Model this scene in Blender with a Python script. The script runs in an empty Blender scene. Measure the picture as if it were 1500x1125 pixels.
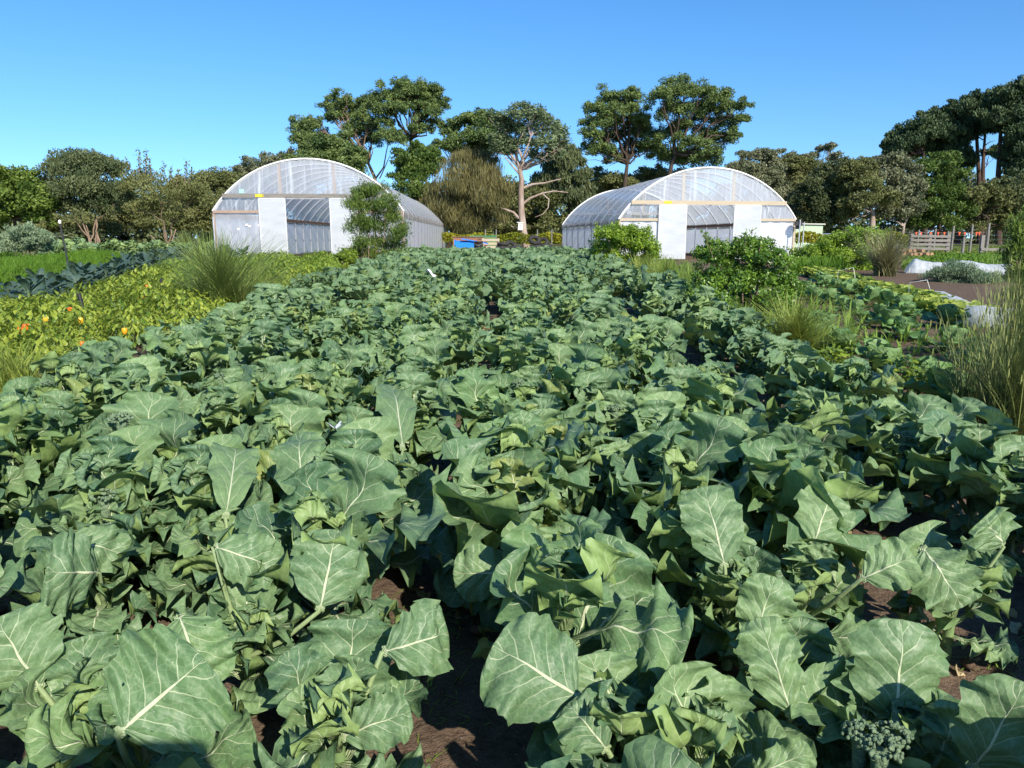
import bpy, math, random
import numpy as np
from mathutils import Vector, Matrix, noise as mnoise

PI = math.pi
F, CX, CY = 1100.0, 750.0, 562.5
PITCH = math.radians(11.03)
CP, SP = math.cos(PITCH), math.sin(PITCH)
CZ = 1.55
SUN = np.array((0.445, -0.889, 0.667)); SUN = SUN / np.linalg.norm(SUN)
sc = bpy.context.scene
COL = sc.collection


def gz(y):
    return 0.011 * min(max(y, 0.0), 42.0)


def ray(px, py):
    dx, dy = (px - CX) / F, (py - CY) / F
    return np.array((dx, CP - dy * SP, -SP - dy * CP))


def at(px, py, Y):
    d = ray(px, py)
    return d * (Y / d[1]) + np.array((0, 0, CZ))


def hitz(px, py, z):
    d = ray(px, py)
    return d * ((z - CZ) / d[2]) + np.array((0, 0, CZ))


def gx(px, Y):
    return (px - CX) / F * (Y * CP + (CZ - gz(Y)) * SP)


def mpp(Y):
    return Y * 1.0 / F


# ------------------------------------------------------------------ mesh helpers
class Acc:
    """collects quads / triangles with a UV and a random value per vertex"""

    def __init__(s):
        s.V, s.F, s.UV, s.R, s.MI, s.SM = [], [], [], [], [], []
        s.n = 0

    def add(s, V, Fc, uv=None, r=0.5, mi=0, sm=True):
        V = np.asarray(V, dtype=np.float64).reshape(-1, 3)
        Fc = np.asarray(Fc, dtype=np.int64)
        s.V.append(V)
        s.F.append(Fc + s.n)
        s.MI.append(np.full(len(Fc), mi))
        s.SM.append(np.full(len(Fc), sm))
        s.UV.append(np.zeros((len(V), 2)) if uv is None else np.asarray(uv, dtype=np.float64))
        s.R.append(np.full(len(V), r) if np.isscalar(r) else np.asarray(r, dtype=np.float64))
        s.n += len(V)
        return s

    def mesh(s, name, mats, smooth=True):
        me = bpy.data.meshes.new(name)
        if not isinstance(mats, (list, tuple)):
            mats = [mats]
        for m in mats:
            me.materials.append(m)
        V = np.concatenate(s.V)
        me.vertices.add(len(V))
        me.vertices.foreach_set('co', V.astype(np.float32).ravel())
        loops = np.concatenate([f.ravel() for f in s.F])
        tot = np.concatenate([np.full(len(f), f.shape[1]) for f in s.F])
        start = np.concatenate(([0], np.cumsum(tot)[:-1]))
        me.loops.add(len(loops))
        me.loops.foreach_set('vertex_index', loops.astype(np.int32))
        me.polygons.add(len(tot))
        me.polygons.foreach_set('loop_start', start.astype(np.int32))
        me.update(calc_edges=True)
        me.polygons.foreach_set('use_smooth', np.concatenate(s.SM) if smooth else np.full(len(tot), False))
        if len(mats) > 1:
            me.polygons.foreach_set('material_index', np.concatenate(s.MI).astype(np.int32))
        uv = np.concatenate(s.UV)[loops]
        me.uv_layers.new(name='UVMap').data.foreach_set('uv', uv.astype(np.float32).ravel())
        me.attributes.new('rnd', 'FLOAT', 'POINT').data.foreach_set('value', np.concatenate(s.R).astype(np.float32))
        me.update()
        return me


BOXF = np.array(((0, 3, 2, 1), (4, 5, 6, 7), (0, 1, 5, 4), (1, 2, 6, 5), (2, 3, 7, 6), (3, 0, 4, 7)))


def box(acc, lo, hi, mi=0, M=None, r=0.5):
    x0, y0, z0 = lo
    x1, y1, z1 = hi
    V = np.array(((x0, y0, z0), (x1, y0, z0), (x1, y1, z0), (x0, y1, z0), (x0, y0, z1), (x1, y0, z1), (x1, y1, z1), (x0, y1, z1)))
    if M is not None:
        V = V @ np.array(M.to_3x3()).T + np.array(M.translation)
    acc.add(V, BOXF, None, r, mi, False)


def bar(acc, a, b, w, h, mi=0, up=(0, 0, 1), r=0.5):
    """rectangular bar from a to b"""
    a, b = np.array(a, float), np.array(b, float)
    d = b - a
    d /= np.linalg.norm(d)
    up = np.array(up, float)
    s = np.cross(d, up)
    if np.linalg.norm(s) < 1e-5:
        s = np.cross(d, (0, 1, 0))
    s /= np.linalg.norm(s)
    t = np.cross(s, d)
    V = []
    for p in (a, b):
        for i, j in ((-1, -1), (1, -1), (1, 1), (-1, 1)):
            V.append(p + s * i * w / 2 + t * j * h / 2)
    acc.add(V, BOXF, None, r, mi, False)


def tube(acc, path, radii, n=6, mi=0, r=0.5, cap=True):
    P = np.array(path, float)
    k = len(P)
    R = np.full(k, radii) if np.isscalar(radii) else np.array(radii, float)
    T = np.gradient(P, axis=0)
    T /= np.maximum(np.linalg.norm(T, axis=1, keepdims=True), 1e-9)
    ref = np.array((0.13, 0.97, 0.2)) if abs(T[0][2]) > 0.6 else np.array((0.05, 0.1, 0.99))
    V = np.zeros((k, n, 3))
    ang = np.arange(n) * 2 * PI / n
    for i in range(k):
        a = np.cross(T[i], ref)
        a /= max(np.linalg.norm(a), 1e-6)
        b = np.cross(T[i], a)
        V[i] = P[i] + R[i] * (np.cos(ang)[:, None] * a + np.sin(ang)[:, None] * b)
    uv = np.stack((np.tile(ang / (2 * PI), k), np.repeat(np.linspace(0, 1, k), n)), 1)
    i0 = np.arange(k - 1)[:, None] * n
    j = np.arange(n)[None, :]
    jn = (j + 1) % n
    Fc = np.stack((i0 + j, i0 + jn, i0 + n + jn, i0 + n + j), -1).reshape(-1, 4)
    acc.add(V.reshape(-1, 3), Fc, uv, r, mi)
    if cap and n >= 3:
        Vc = np.concatenate((V[-1], V[-1].mean(0, keepdims=True)))
        acc.add(Vc, [(q, (q + 1) % n, n) for q in range(n)], None, r, mi)
        Vc = np.concatenate((V[0], V[0].mean(0, keepdims=True)))
        acc.add(Vc, [((q + 1) % n, q, n) for q in range(n)], None, r, mi)


def grid_faces(a, b):
    i = np.arange(a)[:, None] * (b + 1)
    j = np.arange(b)[None, :]
    return np.stack((i + j, i + j + 1, i + b + 2 + j, i + b + 1 + j), -1).reshape(-1, 4)


def lathe(acc, prof, n=16, mi=0, c=(0, 0, 0), r=0.5, bump=None):
    """surface of revolution about z; prof = [(radius, z), ...]"""
    ang = np.arange(n + 1) * 2 * PI / n
    pr = np.array(prof, float)
    V = np.zeros((len(pr), n + 1, 3))
    rad = pr[:, 0][:, None] * (1 if bump is None else bump(ang)[None, :])
    V[..., 0] = rad * np.cos(ang) + c[0]
    V[..., 1] = rad * np.sin(ang) + c[1]
    V[..., 2] = pr[:, 1][:, None] + c[2]
    acc.add(V.reshape(-1, 3), grid_faces(len(pr) - 1, n), None, r, mi)


def link(name, data, parent=None, loc=None, rz=0.0, scale=None):
    o = bpy.data.objects.new(name, data)
    COL.objects.link(o)
    if parent is not None:
        o.parent = parent
    if loc is not None:
        o.location = loc
    o.rotation_euler = (0, 0, rz)
    if scale is not None:
        o.scale = (scale, scale, scale) if np.isscalar(scale) else scale
    return o


def tag(o, label=None, cat=None, group=None, kind=None):
    if label:
        o['label'] = label
    if cat:
        o['category'] = cat
    if group:
        o['group'] = group
    if kind:
        o['kind'] = kind
    return o


def thing(name, label, cat, loc, rz=0.0, group=None, scale=None):
    return tag(link(name, None, None, loc, rz, scale), label, cat, group)


# ------------------------------------------------------------------ materials
class NT:
    def __init__(s, name):
        s.m = bpy.data.materials.new(name)
        s.m.use_nodes = True
        s.t = s.m.node_tree
        s.t.nodes.clear()
        s.out = s.t.nodes.new('ShaderNodeOutputMaterial')

    def n(s, typ, **kw):
        nd = s.t.nodes.new('ShaderNode' + typ)
        for k, v in kw.items():
            if hasattr(nd, k):
                setattr(nd, k, v)
        return nd

    def l(s, a, b):
        s.t.links.new(a, b)

    def val(s, sock, v):
        if isinstance(v, bpy.types.NodeSocket):
            s.l(v, sock)
        elif v is not None:
            if hasattr(sock, 'default_value') and isinstance(v, (tuple, list)) and len(v) == 3 and sock.type == 'RGBA':
                v = (*v, 1)
            sock.default_value = v

    def math(s, op, a, b=None, c=None, clamp=False):
        nd = s.n('Math', operation=op)
        nd.use_clamp = clamp
        s.val(nd.inputs[0], a)
        if b is not None:
            s.val(nd.inputs[1], b)
        if c is not None:
            s.val(nd.inputs[2], c)
        return nd.outputs[0]

    def mix(s, f, a, b, blend='MIX'):
        nd = s.n('Mix', data_type='RGBA', blend_type=blend)
        s.val(nd.inputs[0], f)
        s.val(nd.inputs[6], a)
        s.val(nd.inputs[7], b)
        return nd.outputs[2]

    def rng(s, v, a, b, c=0.0, d=1.0, smooth=False):
        nd = s.n('MapRange')
        nd.clamp = True
        if smooth:
            nd.interpolation_type = 'SMOOTHSTEP'
        for i, q in enumerate((v, a, b, c, d)):
            s.val(nd.inputs[i], q)
        return nd.outputs[0]

    def noise(s, scale, detail=3.0, rough=0.55, vec=None, dim='3D'):
        nd = s.n('TexNoise', noise_dimensions=dim)
        nd.inputs['Scale'].default_value = scale
        nd.inputs['Detail'].default_value = detail
        nd.inputs['Roughness'].default_value = rough
        if vec is not None:
            s.l(vec, nd.inputs['Vector'])
        return nd.outputs['Fac']

    def obj(s):
        return s.n('TexCoord').outputs['Object']

    def stretch(s, vec, sc3):
        nd = s.n('Mapping')
        nd.inputs['Scale'].default_value = sc3
        s.l(vec, nd.inputs['Vector'])
        return nd.outputs[0]

    def bump(s, h, strength=0.4, dist=0.01):
        nd = s.n('Bump')
        nd.inputs['Strength'].default_value = strength
        nd.inputs['Distance'].default_value = dist
        s.l(h, nd.inputs['Height'])
        return nd.outputs[0]

    def bsdf(s, col, rough=0.6, spec=0.3, normal=None, metal=0.0):
        nd = s.n('BsdfPrincipled')
        s.val(nd.inputs['Base Color'], col)
        s.val(nd.inputs['Roughness'], rough)
        nd.inputs['Specular IOR Level'].default_value = spec
        nd.inputs['Metallic'].default_value = metal
        if normal is not None:
            s.l(normal, nd.inputs['Normal'])
        return nd.outputs[0]

    def shmix(s, f, a, b):
        nd = s.n('MixShader')
        s.val(nd.inputs[0], f)
        s.l(a, nd.inputs[1])
        s.l(b, nd.inputs[2])
        return nd.outputs[0]

    def done(s, sh):
        s.l(sh, s.out.inputs['Surface'])
        return s.m


def simple(name, c1, c2=None, scale=8.0, rough=0.6, spec=0.3, bump=0.0, st=None, metal=0.0):
    t = NT(name)
    v = t.obj()
    if st:
        v = t.stretch(v, st)
    f = t.noise(scale, 4, 0.6, v)
    f = t.rng(f, 0.3, 0.7)
    col = t.mix(f, c1, c2 or tuple(x * 0.75 for x in c1))
    nrm = t.bump(f, bump, 0.01) if bump else None
    return t.done(t.bsdf(col, rough, spec, nrm, metal))


def foliage(name, c1, c2, trans=0.25, rough=0.55, spec=0.25, tcol=None):
    """small-leaf foliage: colour runs between c1 and c2 by the leaf's own random value"""
    t = NT(name)
    a = t.n('Attribute', attribute_name='rnd')
    a.attribute_name = 'rnd'
    oi = t.n('ObjectInfo').outputs['Random']
    f = t.math('MULTIPLY_ADD', oi, 0.2, t.math('MULTIPLY', a.outputs['Fac'], 0.85), clamp=True)
    col = t.mix(f, c1, c2)
    p = t.bsdf(col, rough, spec)
    tr = t.n('BsdfTranslucent')
    t.l(t.mix(0.6, col, tcol or tuple(min(1, x * 1.6) for x in c2)), tr.inputs['Color'])
    return t.done(t.shmix(trans, p, tr.outputs[0]))


def big_leaf(name, c1, c2, back, vein, nveins=7.0, rough=0.48, spec=0.32, trans=0.16, tcol=(0.22, 0.36, 0.06), holes=False, pet=0.24, bmp=0.6, yellow=True):
    """veined brassica leaf; UV u runs base to tip, v across"""
    t = NT(name)
    uvn = t.n('UVMap')
    sep = t.n('SeparateXYZ')
    t.l(uvn.outputs[0], sep.inputs[0])
    u, v = sep.outputs[0], sep.outputs[1]
    a = t.math('MULTIPLY', t.math('ABSOLUTE', t.math('SUBTRACT', v, 0.5)), 2.0)
    at_ = t.n('Attribute')
    at_.attribute_name = 'rnd'
    rnd = at_.outputs['Fac']
    oi = t.n('ObjectInfo').outputs['Random']
    side = t.math('MULTIPLY', t.math('GREATER_THAN', v, 0.5), 0.43)
    # midrib
    mw = t.rng(u, pet + 0.02, 0.85, 0.075, 0.008)
    mw = t.math('ADD', mw, t.rng(u, pet - 0.06, pet + 0.05, 1.2, 0.0))
    mid = t.math('SUBTRACT', 1.0, t.rng(a, t.math('MULTIPLY', mw, 0.55), mw, smooth=True))
    # side veins
    wob = t.math('MULTIPLY', t.noise(5.0, 2, 0.5, uvn.outputs[0]), 0.55)
    s = t.math('SUBTRACT', t.math('MULTIPLY', u, nveins), t.math('MULTIPLY', t.math('POWER', a, 0.8), 2.0))
    s = t.math('ADD', t.math('ADD', s, side), t.math('ADD', wob, t.math('MULTIPLY', rnd, 3.0)))
    pp = t.math('PINGPONG', s, 0.5)
    vw = t.rng(a, 0.0, 0.95, 0.06, 0.016)
    sv = t.math('SUBTRACT', 1.0, t.rng(pp, t.math('MULTIPLY', vw, 0.3), vw, smooth=True))
    sv = t.math('MULTIPLY', sv, t.rng(a, 0.3, 0.95, 0.55, 0.08))
    vor = t.n('TexVoronoi', feature='DISTANCE_TO_EDGE')
    vor.inputs['Scale'].default_value = 13.0
    t.l(uvn.outputs[0], vor.inputs['Vector'])
    fine = t.math('SUBTRACT', 1.0, t.rng(vor.outputs['Distance'], 0.0, 0.06))
    veins = t.math('MAXIMUM', mid, t.math('MAXIMUM', sv, t.math('MULTIPLY', fine, 0.14)))
    # blade colour
    ov = t.obj()
    n1 = t.noise(9.0, 4, 0.6, ov)
    n2 = t.noise(60.0, 3, 0.6, ov)
    f = t.math('ADD', t.math('MULTIPLY', rnd, 0.62), t.math('MULTIPLY', n1, 0.4))
    f = t.math('ADD', f, t.math('MULTIPLY', t.math('SUBTRACT', oi, 0.5), 0.3), clamp=True)
    col = t.mix(t.rng(f, 0.12, 0.95), c1, c2)
    col = t.mix(t.math('MULTIPLY', t.rng(n2, 0.5, 0.75), 0.22), col, tuple(x * 1.6 for x in c2))
    if yellow:
        yl = t.math('MULTIPLY', t.math('GREATER_THAN', rnd, 0.988), t.rng(n1, 0.3, 0.6, 0.2, 0.7))
        col = t.mix(yl, col, (0.19, 0.21, 0.03))
    # pale specks of dust and bird lime
    sp = t.n('TexVoronoi')
    sp.inputs['Scale'].default_value = 55.0
    t.l(ov, sp.inputs['Vector'])
    spk = t.math('MULTIPLY', t.math('LESS_THAN', sp.outputs['Distance'], 0.11), t.math('GREATER_THAN', t.noise(14.0, 2, 0.5, ov), 0.6))
    col = t.mix(t.math('MULTIPLY', spk, 0.55), col, (0.4, 0.42, 0.36))
    vein = t.mix(t.rng(u, 0.08, 0.32), (vein[0] * 0.48, vein[1] * 0.58, vein[2] * 0.42), vein)
    col = t.mix(veins, col, vein)
    geo = t.n('NewGeometry')
    bcol = t.mix(t.math('MULTIPLY', veins, 0.7), back, vein)
    col = t.mix(geo.outputs['Backfacing'], col, bcol)
    h = t.math('ADD', t.math('MULTIPLY', pp, 0.9), t.math('MULTIPLY', n1, 0.5))
    h = t.math('ADD', h, t.math('MULTIPLY', n2, 0.12))
    h = t.math('ADD', h, t.math('MULTIPLY', mid, 0.5))
    h = t.math('ADD', h, t.math('MULTIPLY', t.noise(26.0, 2, 0.5, ov), 0.9))
    nrm = t.bump(h, bmp, 0.012)
    ro = t.rng(n1, 0.3, 0.7, rough - 0.06, rough + 0.14)
    p = t.bsdf(col, ro, spec, nrm)
    tr = t.n('BsdfTranslucent')
    t.l(t.mix(0.35, tcol, col), tr.inputs['Color'])
    sh = t.shmix(trans, p, tr.outputs[0])
    if holes:
        hv = t.n('TexVoronoi')
        hv.inputs['Scale'].default_value = 10.0
        t.l(uvn.outputs[0], hv.inputs['Vector'])
        hr = t.math('MULTIPLY', t.math('POWER', hv.outputs['Color'], 3.0), 0.32)
        hole = t.math('LESS_THAN', hv.outputs['Distance'], hr)
        hole = t.math('MULTIPLY', hole, t.math('GREATER_THAN', t.noise(3.0, 1, 0.5, uvn.outputs[0]), 0.5))
        hole = t.math('MULTIPLY', hole, t.math('LESS_THAN', veins, 0.3))
        tp = t.n('BsdfTransparent')
        sh = t.shmix(hole, sh, tp.outputs[0])
    return t.done(sh)


def film(name, lo, hi, st=(6, 6, 0.5), col=(0.82, 0.84, 0.86), trl=0.5, scale=2.0, bumpv=0.5, rough=0.25):
    """plastic film: part clear, part milky, with creases that are whiter"""
    t = NT(name)
    ov = t.obj()
    n1 = t.noise(scale, 3, 0.55, t.stretch(ov, st))
    n2 = t.noise(0.7, 3, 0.6, ov)
    cr = t.rng(n1, 0.45, 0.72)
    f = t.math('ADD', t.math('MULTIPLY', t.math('POWER', cr, 2.0), hi - lo), lo)
    f = t.math('ADD', f, t.math('MULTIPLY', t.math('SUBTRACT', n2, 0.5), 0.25), clamp=True)
    nrm = t.bump(n1, bumpv, 0.05)
    d = t.n('BsdfDiffuse')
    t.val(d.inputs['Color'], col)
    t.l(nrm, d.inputs['Normal'])
    tr = t.n('BsdfTranslucent')
    t.val(tr.inputs['Color'], col)
    milky = t.shmix(trl, d.outputs[0], tr.outputs[0])
    tp = t.n('BsdfTransparent')
    tp.inputs['Color'].default_value = (0.96, 0.97, 0.98, 1)
    sh = t.shmix(f, tp.outputs[0], milky)
    g = t.n('BsdfGlossy')
    g.inputs['Roughness'].default_value = rough
    t.l(nrm, g.inputs['Normal'])
    lw = t.n('LayerWeight')
    lw.inputs['Blend'].default_value = 0.5
    return t.done(t.shmix(t.math('MULTIPLY_ADD', t.math('POWER', lw.outputs['Facing'], 5.0), 0.45, 0.03), sh, g.outputs[0]))


M = {}
M['broc'] = big_leaf('broccoli_leaf', (0.064, 0.134, 0.068), (0.168, 0.262, 0.106), (0.20, 0.295, 0.10), (0.52, 0.57, 0.37))
M['broc_holes'] = big_leaf('broccoli_leaf_eaten', (0.068, 0.140, 0.066), (0.150, 0.25, 0.092), (0.20, 0.30, 0.095), (0.53, 0.58, 0.38), holes=True)
M['kale'] = big_leaf('kale_leaf', (0.024, 0.052, 0.042), (0.058, 0.098, 0.072), (0.07, 0.12, 0.08), (0.25, 0.33, 0.22), nveins=10, pet=0.2, trans=0.08, yellow=False)
M['cabbage'] = big_leaf('cabbage_leaf', (0.07, 0.165, 0.06), (0.16, 0.29, 0.08), (0.15, 0.25, 0.09), (0.38, 0.48, 0.26), nveins=6, pet=0.06, yellow=False)
M['lettuce'] = big_leaf('lettuce_leaf', (0.17, 0.25, 0.03), (0.36, 0.40, 0.06), (0.24, 0.32, 0.07), (0.40, 0.46, 0.18), nveins=6, pet=0.05, trans=0.3, yellow=False)
M['stem'] = simple('green_stalk', (0.17, 0.25, 0.10), (0.11, 0.18, 0.07), 14)
M['floret'] = simple('floret', (0.20, 0.28, 0.16), (0.11, 0.17, 0.10), 90, 0.8, 0.15, 0.8)
M['pepper_leaf'] = foliage('pepper_leaf', (0.05, 0.12, 0.012), (0.33, 0.39, 0.05), 0.28, 0.42, 0.4)
M['pepper_bright'] = foliage('bean_leaf', (0.07, 0.14, 0.015), (0.25, 0.33, 0.035), 0.28, 0.45, 0.35)
M['orange'] = simple('orange_pepper', (0.75, 0.20, 0.012), (0.65, 0.13, 0.01), 10, 0.25, 0.5)
M['red'] = simple('red_pepper', (0.62, 0.02, 0.012), (0.5, 0.012, 0.01), 10, 0.2, 0.5)
M['yellow'] = simple('yellow_pepper', (0.75, 0.40, 0.02), (0.65, 0.33, 0.02), 10, 0.25, 0.5)
M['sedge'] = foliage('sedge_blade', (0.055, 0.115, 0.022), (0.28, 0.34, 0.09), 0.15, 0.5, 0.3)
M['sedge_bright'] = foliage('bright_sedge_blade', (0.075, 0.14, 0.02), (0.34, 0.39, 0.08), 0.18, 0.5, 0.3)
M['sedge_pale'] = foliage('pale_sedge_blade', (0.10, 0.12, 0.045), (0.40, 0.36, 0.18), 0.15, 0.5, 0.3)
M['rush'] = foliage('rush_blade', (0.045, 0.095, 0.025), (0.24, 0.26, 0.08), 0.12, 0.5, 0.3)
M['fern'] = foliage('carrot_fern', (0.045, 0.12, 0.010), (0.15, 0.26, 0.025), 0.3)
M['greygreen'] = foliage('greygreen_leaf', (0.10, 0.16, 0.09), (0.23, 0.30, 0.17), 0.2)
M['shrub_glossy'] = foliage('glossy_leaf', (0.035, 0.099, 0.019), (0.192, 0.320, 0.032), 0.2, 0.35, 0.5)
M['shrub_fine'] = foliage('fine_leaf', (0.035, 0.080, 0.016), (0.16, 0.23, 0.04), 0.2)
M['shrub_round'] = foliage('round_shrub_leaf', (0.064, 0.144, 0.016), (0.240, 0.352, 0.032), 0.25, 0.4, 0.4)
M['vine'] = foliage('vine_leaf', (0.09, 0.14, 0.012), (0.40, 0.36, 0.03), 0.3)
M['weed'] = foliage('weed_leaf', (0.08, 0.17, 0.02), (0.20, 0.30, 0.05), 0.25)
M['grass'] = foliage('grass_blade', (0.07, 0.12, 0.02), (0.20, 0.24, 0.05), 0.25)
M['t_bright'] = foliage('broad_leaf', (0.04, 0.085, 0.014), (0.15, 0.21, 0.035), 0.2)
M['t_dark'] = foliage('banksia_leaf', (0.035, 0.060, 0.025), (0.149, 0.175, 0.074), 0.12)
M['t_olive'] = foliage('olive_leaf', (0.055, 0.072, 0.022), (0.19, 0.20, 0.07), 0.15)
M['t_wattle'] = foliage('wattle_leaf', (0.034, 0.074, 0.024), (0.16, 0.215, 0.062), 0.15)
M['t_gum'] = foliage('gum_leaf', (0.045, 0.080, 0.036), (0.185, 0.235, 0.115), 0.15)
M['t_oak'] = foliage('sheoak_needle', (0.06, 0.062, 0.018), (0.185, 0.165, 0.062), 0.12)
M['t_grey'] = foliage('grey_leaf', (0.070, 0.091, 0.045), (0.228, 0.236, 0.131), 0.15)
M['t_pine'] = foliage('pine_needle', (0.016, 0.042, 0.019), (0.074, 0.108, 0.042), 0.06)
M['t_conifer'] = foliage('bright_conifer_leaf', (0.03, 0.070, 0.014), (0.115, 0.17, 0.03), 0.18)
M['t_deep'] = foliage('deep_leaf', (0.028, 0.048, 0.018), (0.11, 0.13, 0.05), 0.1)
M['bark'] = simple('dark_bark', (0.085, 0.065, 0.05), (0.04, 0.03, 0.024), 6, 0.9, 0.1, 0.6, (1, 1, 0.3))
M['bark_pale'] = simple('pale_bark', (0.40, 0.34, 0.29), (0.20, 0.13, 0.095), 1.6, 0.8, 0.15, 0.4, (2, 2, 0.35))
M['bark_tan'] = simple('tan_bark', (0.26, 0.19, 0.14), (0.12, 0.085, 0.06), 3, 0.85, 0.1, 0.5, (1, 1, 0.3))
M['pine_bark'] = simple('pine_bark', (0.10, 0.07, 0.055), (0.045, 0.03, 0.025), 3, 0.9, 0.1, 0.5, (1, 1, 0.3))
M['timber'] = simple('new_timber', (0.46, 0.39, 0.29), (0.38, 0.31, 0.22), 5, 0.65, 0.2, 0.1, (0.3, 3, 6))
M['timber_pink'] = simple('pink_timber', (0.36, 0.27, 0.21), (0.28, 0.20, 0.155), 5, 0.7, 0.2, 0.1, (3, 3, 0.3))
M['timber_grey'] = simple('grey_timber', (0.25, 0.235, 0.21), (0.15, 0.14, 0.125), 6, 0.85, 0.1, 0.3, (0.3, 3, 6))
M['timber_brown'] = simple('brown_timber', (0.20, 0.12, 0.09), (0.13, 0.08, 0.06), 6, 0.8, 0.15, 0.2, (3, 0.3, 6))
M['steel'] = simple('galvanised_steel', (0.60, 0.61, 0.62), (0.48, 0.49, 0.50), 12, 0.4, 0.5, 0, None, 0.5)
M['hoop'] = simple('hoop_tube', (0.58, 0.59, 0.60), (0.48, 0.49, 0.50), 12, 0.4, 0.4)
M['film'] = film('clear_film', 0.38, 0.94, (5, 5, 0.25), scale=1.5, col=(0.90, 0.93, 0.97), trl=0.6)
M['film_slant'] = film('creased_film', 0.30, 1.0, (7, 7, 1.0), scale=1.3, bumpv=0.9, col=(0.90, 0.93, 0.97), trl=0.58)
M['film_roof'] = film('roof_film', 0.50, 0.80, (0.35, 2.4, 0.35), scale=1.3, bumpv=0.25, rough=0.2, col=(0.90, 0.93, 0.97), trl=0.62)
M['film_wall'] = film('wall_film', 0.86, 0.98, (3, 3, 0.6), scale=1.2, trl=0.5, bumpv=0.6, col=(0.94, 0.95, 0.97))
M['film_grey'] = film('thin_wall_film', 0.55, 0.88, (3, 3, 0.6), scale=1.0, trl=0.6, bumpv=0.6, col=(0.90, 0.92, 0.95))
M['film_skirt'] = film('grey_roll_film', 0.55, 0.9, (0.5, 0.5, 8), col=(0.55, 0.54, 0.52), scale=1.0, trl=0.3, bumpv=0.7)
M['panel'] = simple('white_door_sheet', (0.46, 0.485, 0.51), (0.37, 0.395, 0.415), 1.3, 0.45, 0.4, 0.5, (0.8, 1, 2.6))
M['net'] = film('crop_net', 0.6, 0.9, (2.5, 2.5, 2.5), col=(0.80, 0.85, 0.88), scale=1.2, trl=0.4, bumpv=0.9, rough=0.5)
M['black'] = simple('black_plastic', (0.016, 0.016, 0.018), (0.03, 0.03, 0.032), 8, 0.5, 0.4)
M['rubber'] = simple('tyre_rubber', (0.022, 0.022, 0.024), (0.05, 0.047, 0.043), 6, 0.8, 0.2, 0.3)
M['blue'] = simple('blue_plastic', (0.015, 0.22, 0.72), (0.01, 0.17, 0.6), 6, 0.4, 0.5)
M['white'] = simple('white_paint', (0.80, 0.79, 0.75), (0.7, 0.69, 0.65), 6, 0.6, 0.3)
M['yellow_tag'] = simple('yellow_sticker', (0.80, 0.62, 0.02), (0.75, 0.55, 0.02), 6, 0.5, 0.3)
M['mint'] = simple('mint_patch', (0.35, 0.75, 0.55), (0.3, 0.7, 0.5), 6, 0.5, 0.3)
M['shed'] = simple('pale_green_sheet', (0.42, 0.52, 0.36), (0.36, 0.46, 0.31), 2, 0.5, 0.3, 0.3, (8, 8, 0.2))
M['shed_roof'] = simple('shed_roof_sheet', (0.62, 0.60, 0.52), (0.5, 0.48, 0.42), 2, 0.5, 0.3)
M['flag'] = simple('orange_flag', (0.80, 0.13, 0.05), (0.75, 0.10, 0.04), 4, 0.6, 0.2)
M['brick'] = simple('weathered_red_crate', (0.30, 0.15, 0.10), (0.2, 0.10, 0.07), 7, 0.8, 0.15, 0.3)
M['car'] = simple('pale_blue_paint', (0.35, 0.50, 0.62), (0.3, 0.45, 0.57), 2, 0.3, 0.5)
M['glass'] = simple('dark_glass', (0.03, 0.04, 0.05), (0.02, 0.03, 0.04), 2, 0.08, 0.6)
M['paper'] = simple('white_sheet', (0.85, 0.85, 0.85), (0.78, 0.78, 0.78), 8, 0.6, 0.2)
M['straw'] = foliage('dead_leaf', (0.22, 0.15, 0.07), (0.50, 0.42, 0.25), 0.15)
M['rock'] = simple('stone', (0.30, 0.25, 0.20), (0.2, 0.16, 0.13), 9, 0.9, 0.15, 0.4)
M['wood_log'] = simple('split_log', (0.42, 0.27, 0.16), (0.28, 0.17, 0.1), 6, 0.85, 0.1, 0.4)


def ground_material():
    t = NT('garden_ground')
    ov = t.obj()
    sep = t.n('SeparateXYZ')
    t.l(ov, sep.inputs[0])
    x, y = sep.outputs[0], sep.outputs[1]
    n1 = t.noise(1.1, 4, 0.6, ov)
    n2 = t.noise(16.0, 5, 0.7, ov)
    n3 = t.noise(70.0, 3, 0.6, ov)
    soil = t.mix(t.rng(n2, 0.3, 0.7), (0.07, 0.048, 0.034), (0.165, 0.118, 0.082))
    soil = t.mix(t.rng(n3, 0.62, 0.72), soil, (0.22, 0.165, 0.115))
    soil = t.mix(t.math('MULTIPLY', t.rng(n1, 0.5, 0.68), 0.4), soil, (0.165, 0.125, 0.09))
    gr = t.mix(t.rng(n2, 0.3, 0.7), (0.075, 0.11, 0.03), (0.17, 0.19, 0.065))
    dry = t.mix(t.rng(n2, 0.3, 0.7), (0.17, 0.15, 0.065), (0.24, 0.20, 0.10))
    gr = t.mix(t.rng(n1, 0.45, 0.6), gr, dry)
    # worked soil inside the garden, grass beyond it
    wob = t.math('MULTIPLY', t.math('SUBTRACT', n1, 0.5), 3.0)
    far = t.rng(t.math('ADD', y, wob), 55.0, 58.0)
    lft = t.rng(t.math('ADD', t.math('MULTIPLY', x, -1.0), wob), 24.0, 25.0)
    rgt = t.rng(t.math('ADD', t.math('SUBTRACT', x, t.math('MULTIPLY', y, 0.38)), wob), 9.5, 10.3)
    m = t.math('MAXIMUM', far, t.math('MAXIMUM', lft, rgt))
    col = t.mix(m, soil, gr)
    h = t.math('ADD', t.math('MULTIPLY', n2, 0.8), t.math('MULTIPLY', n3, 0.3))
    return t.done(t.bsdf(col, 0.95, 0.1, t.bump(h, 0.9, 0.03)))


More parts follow.
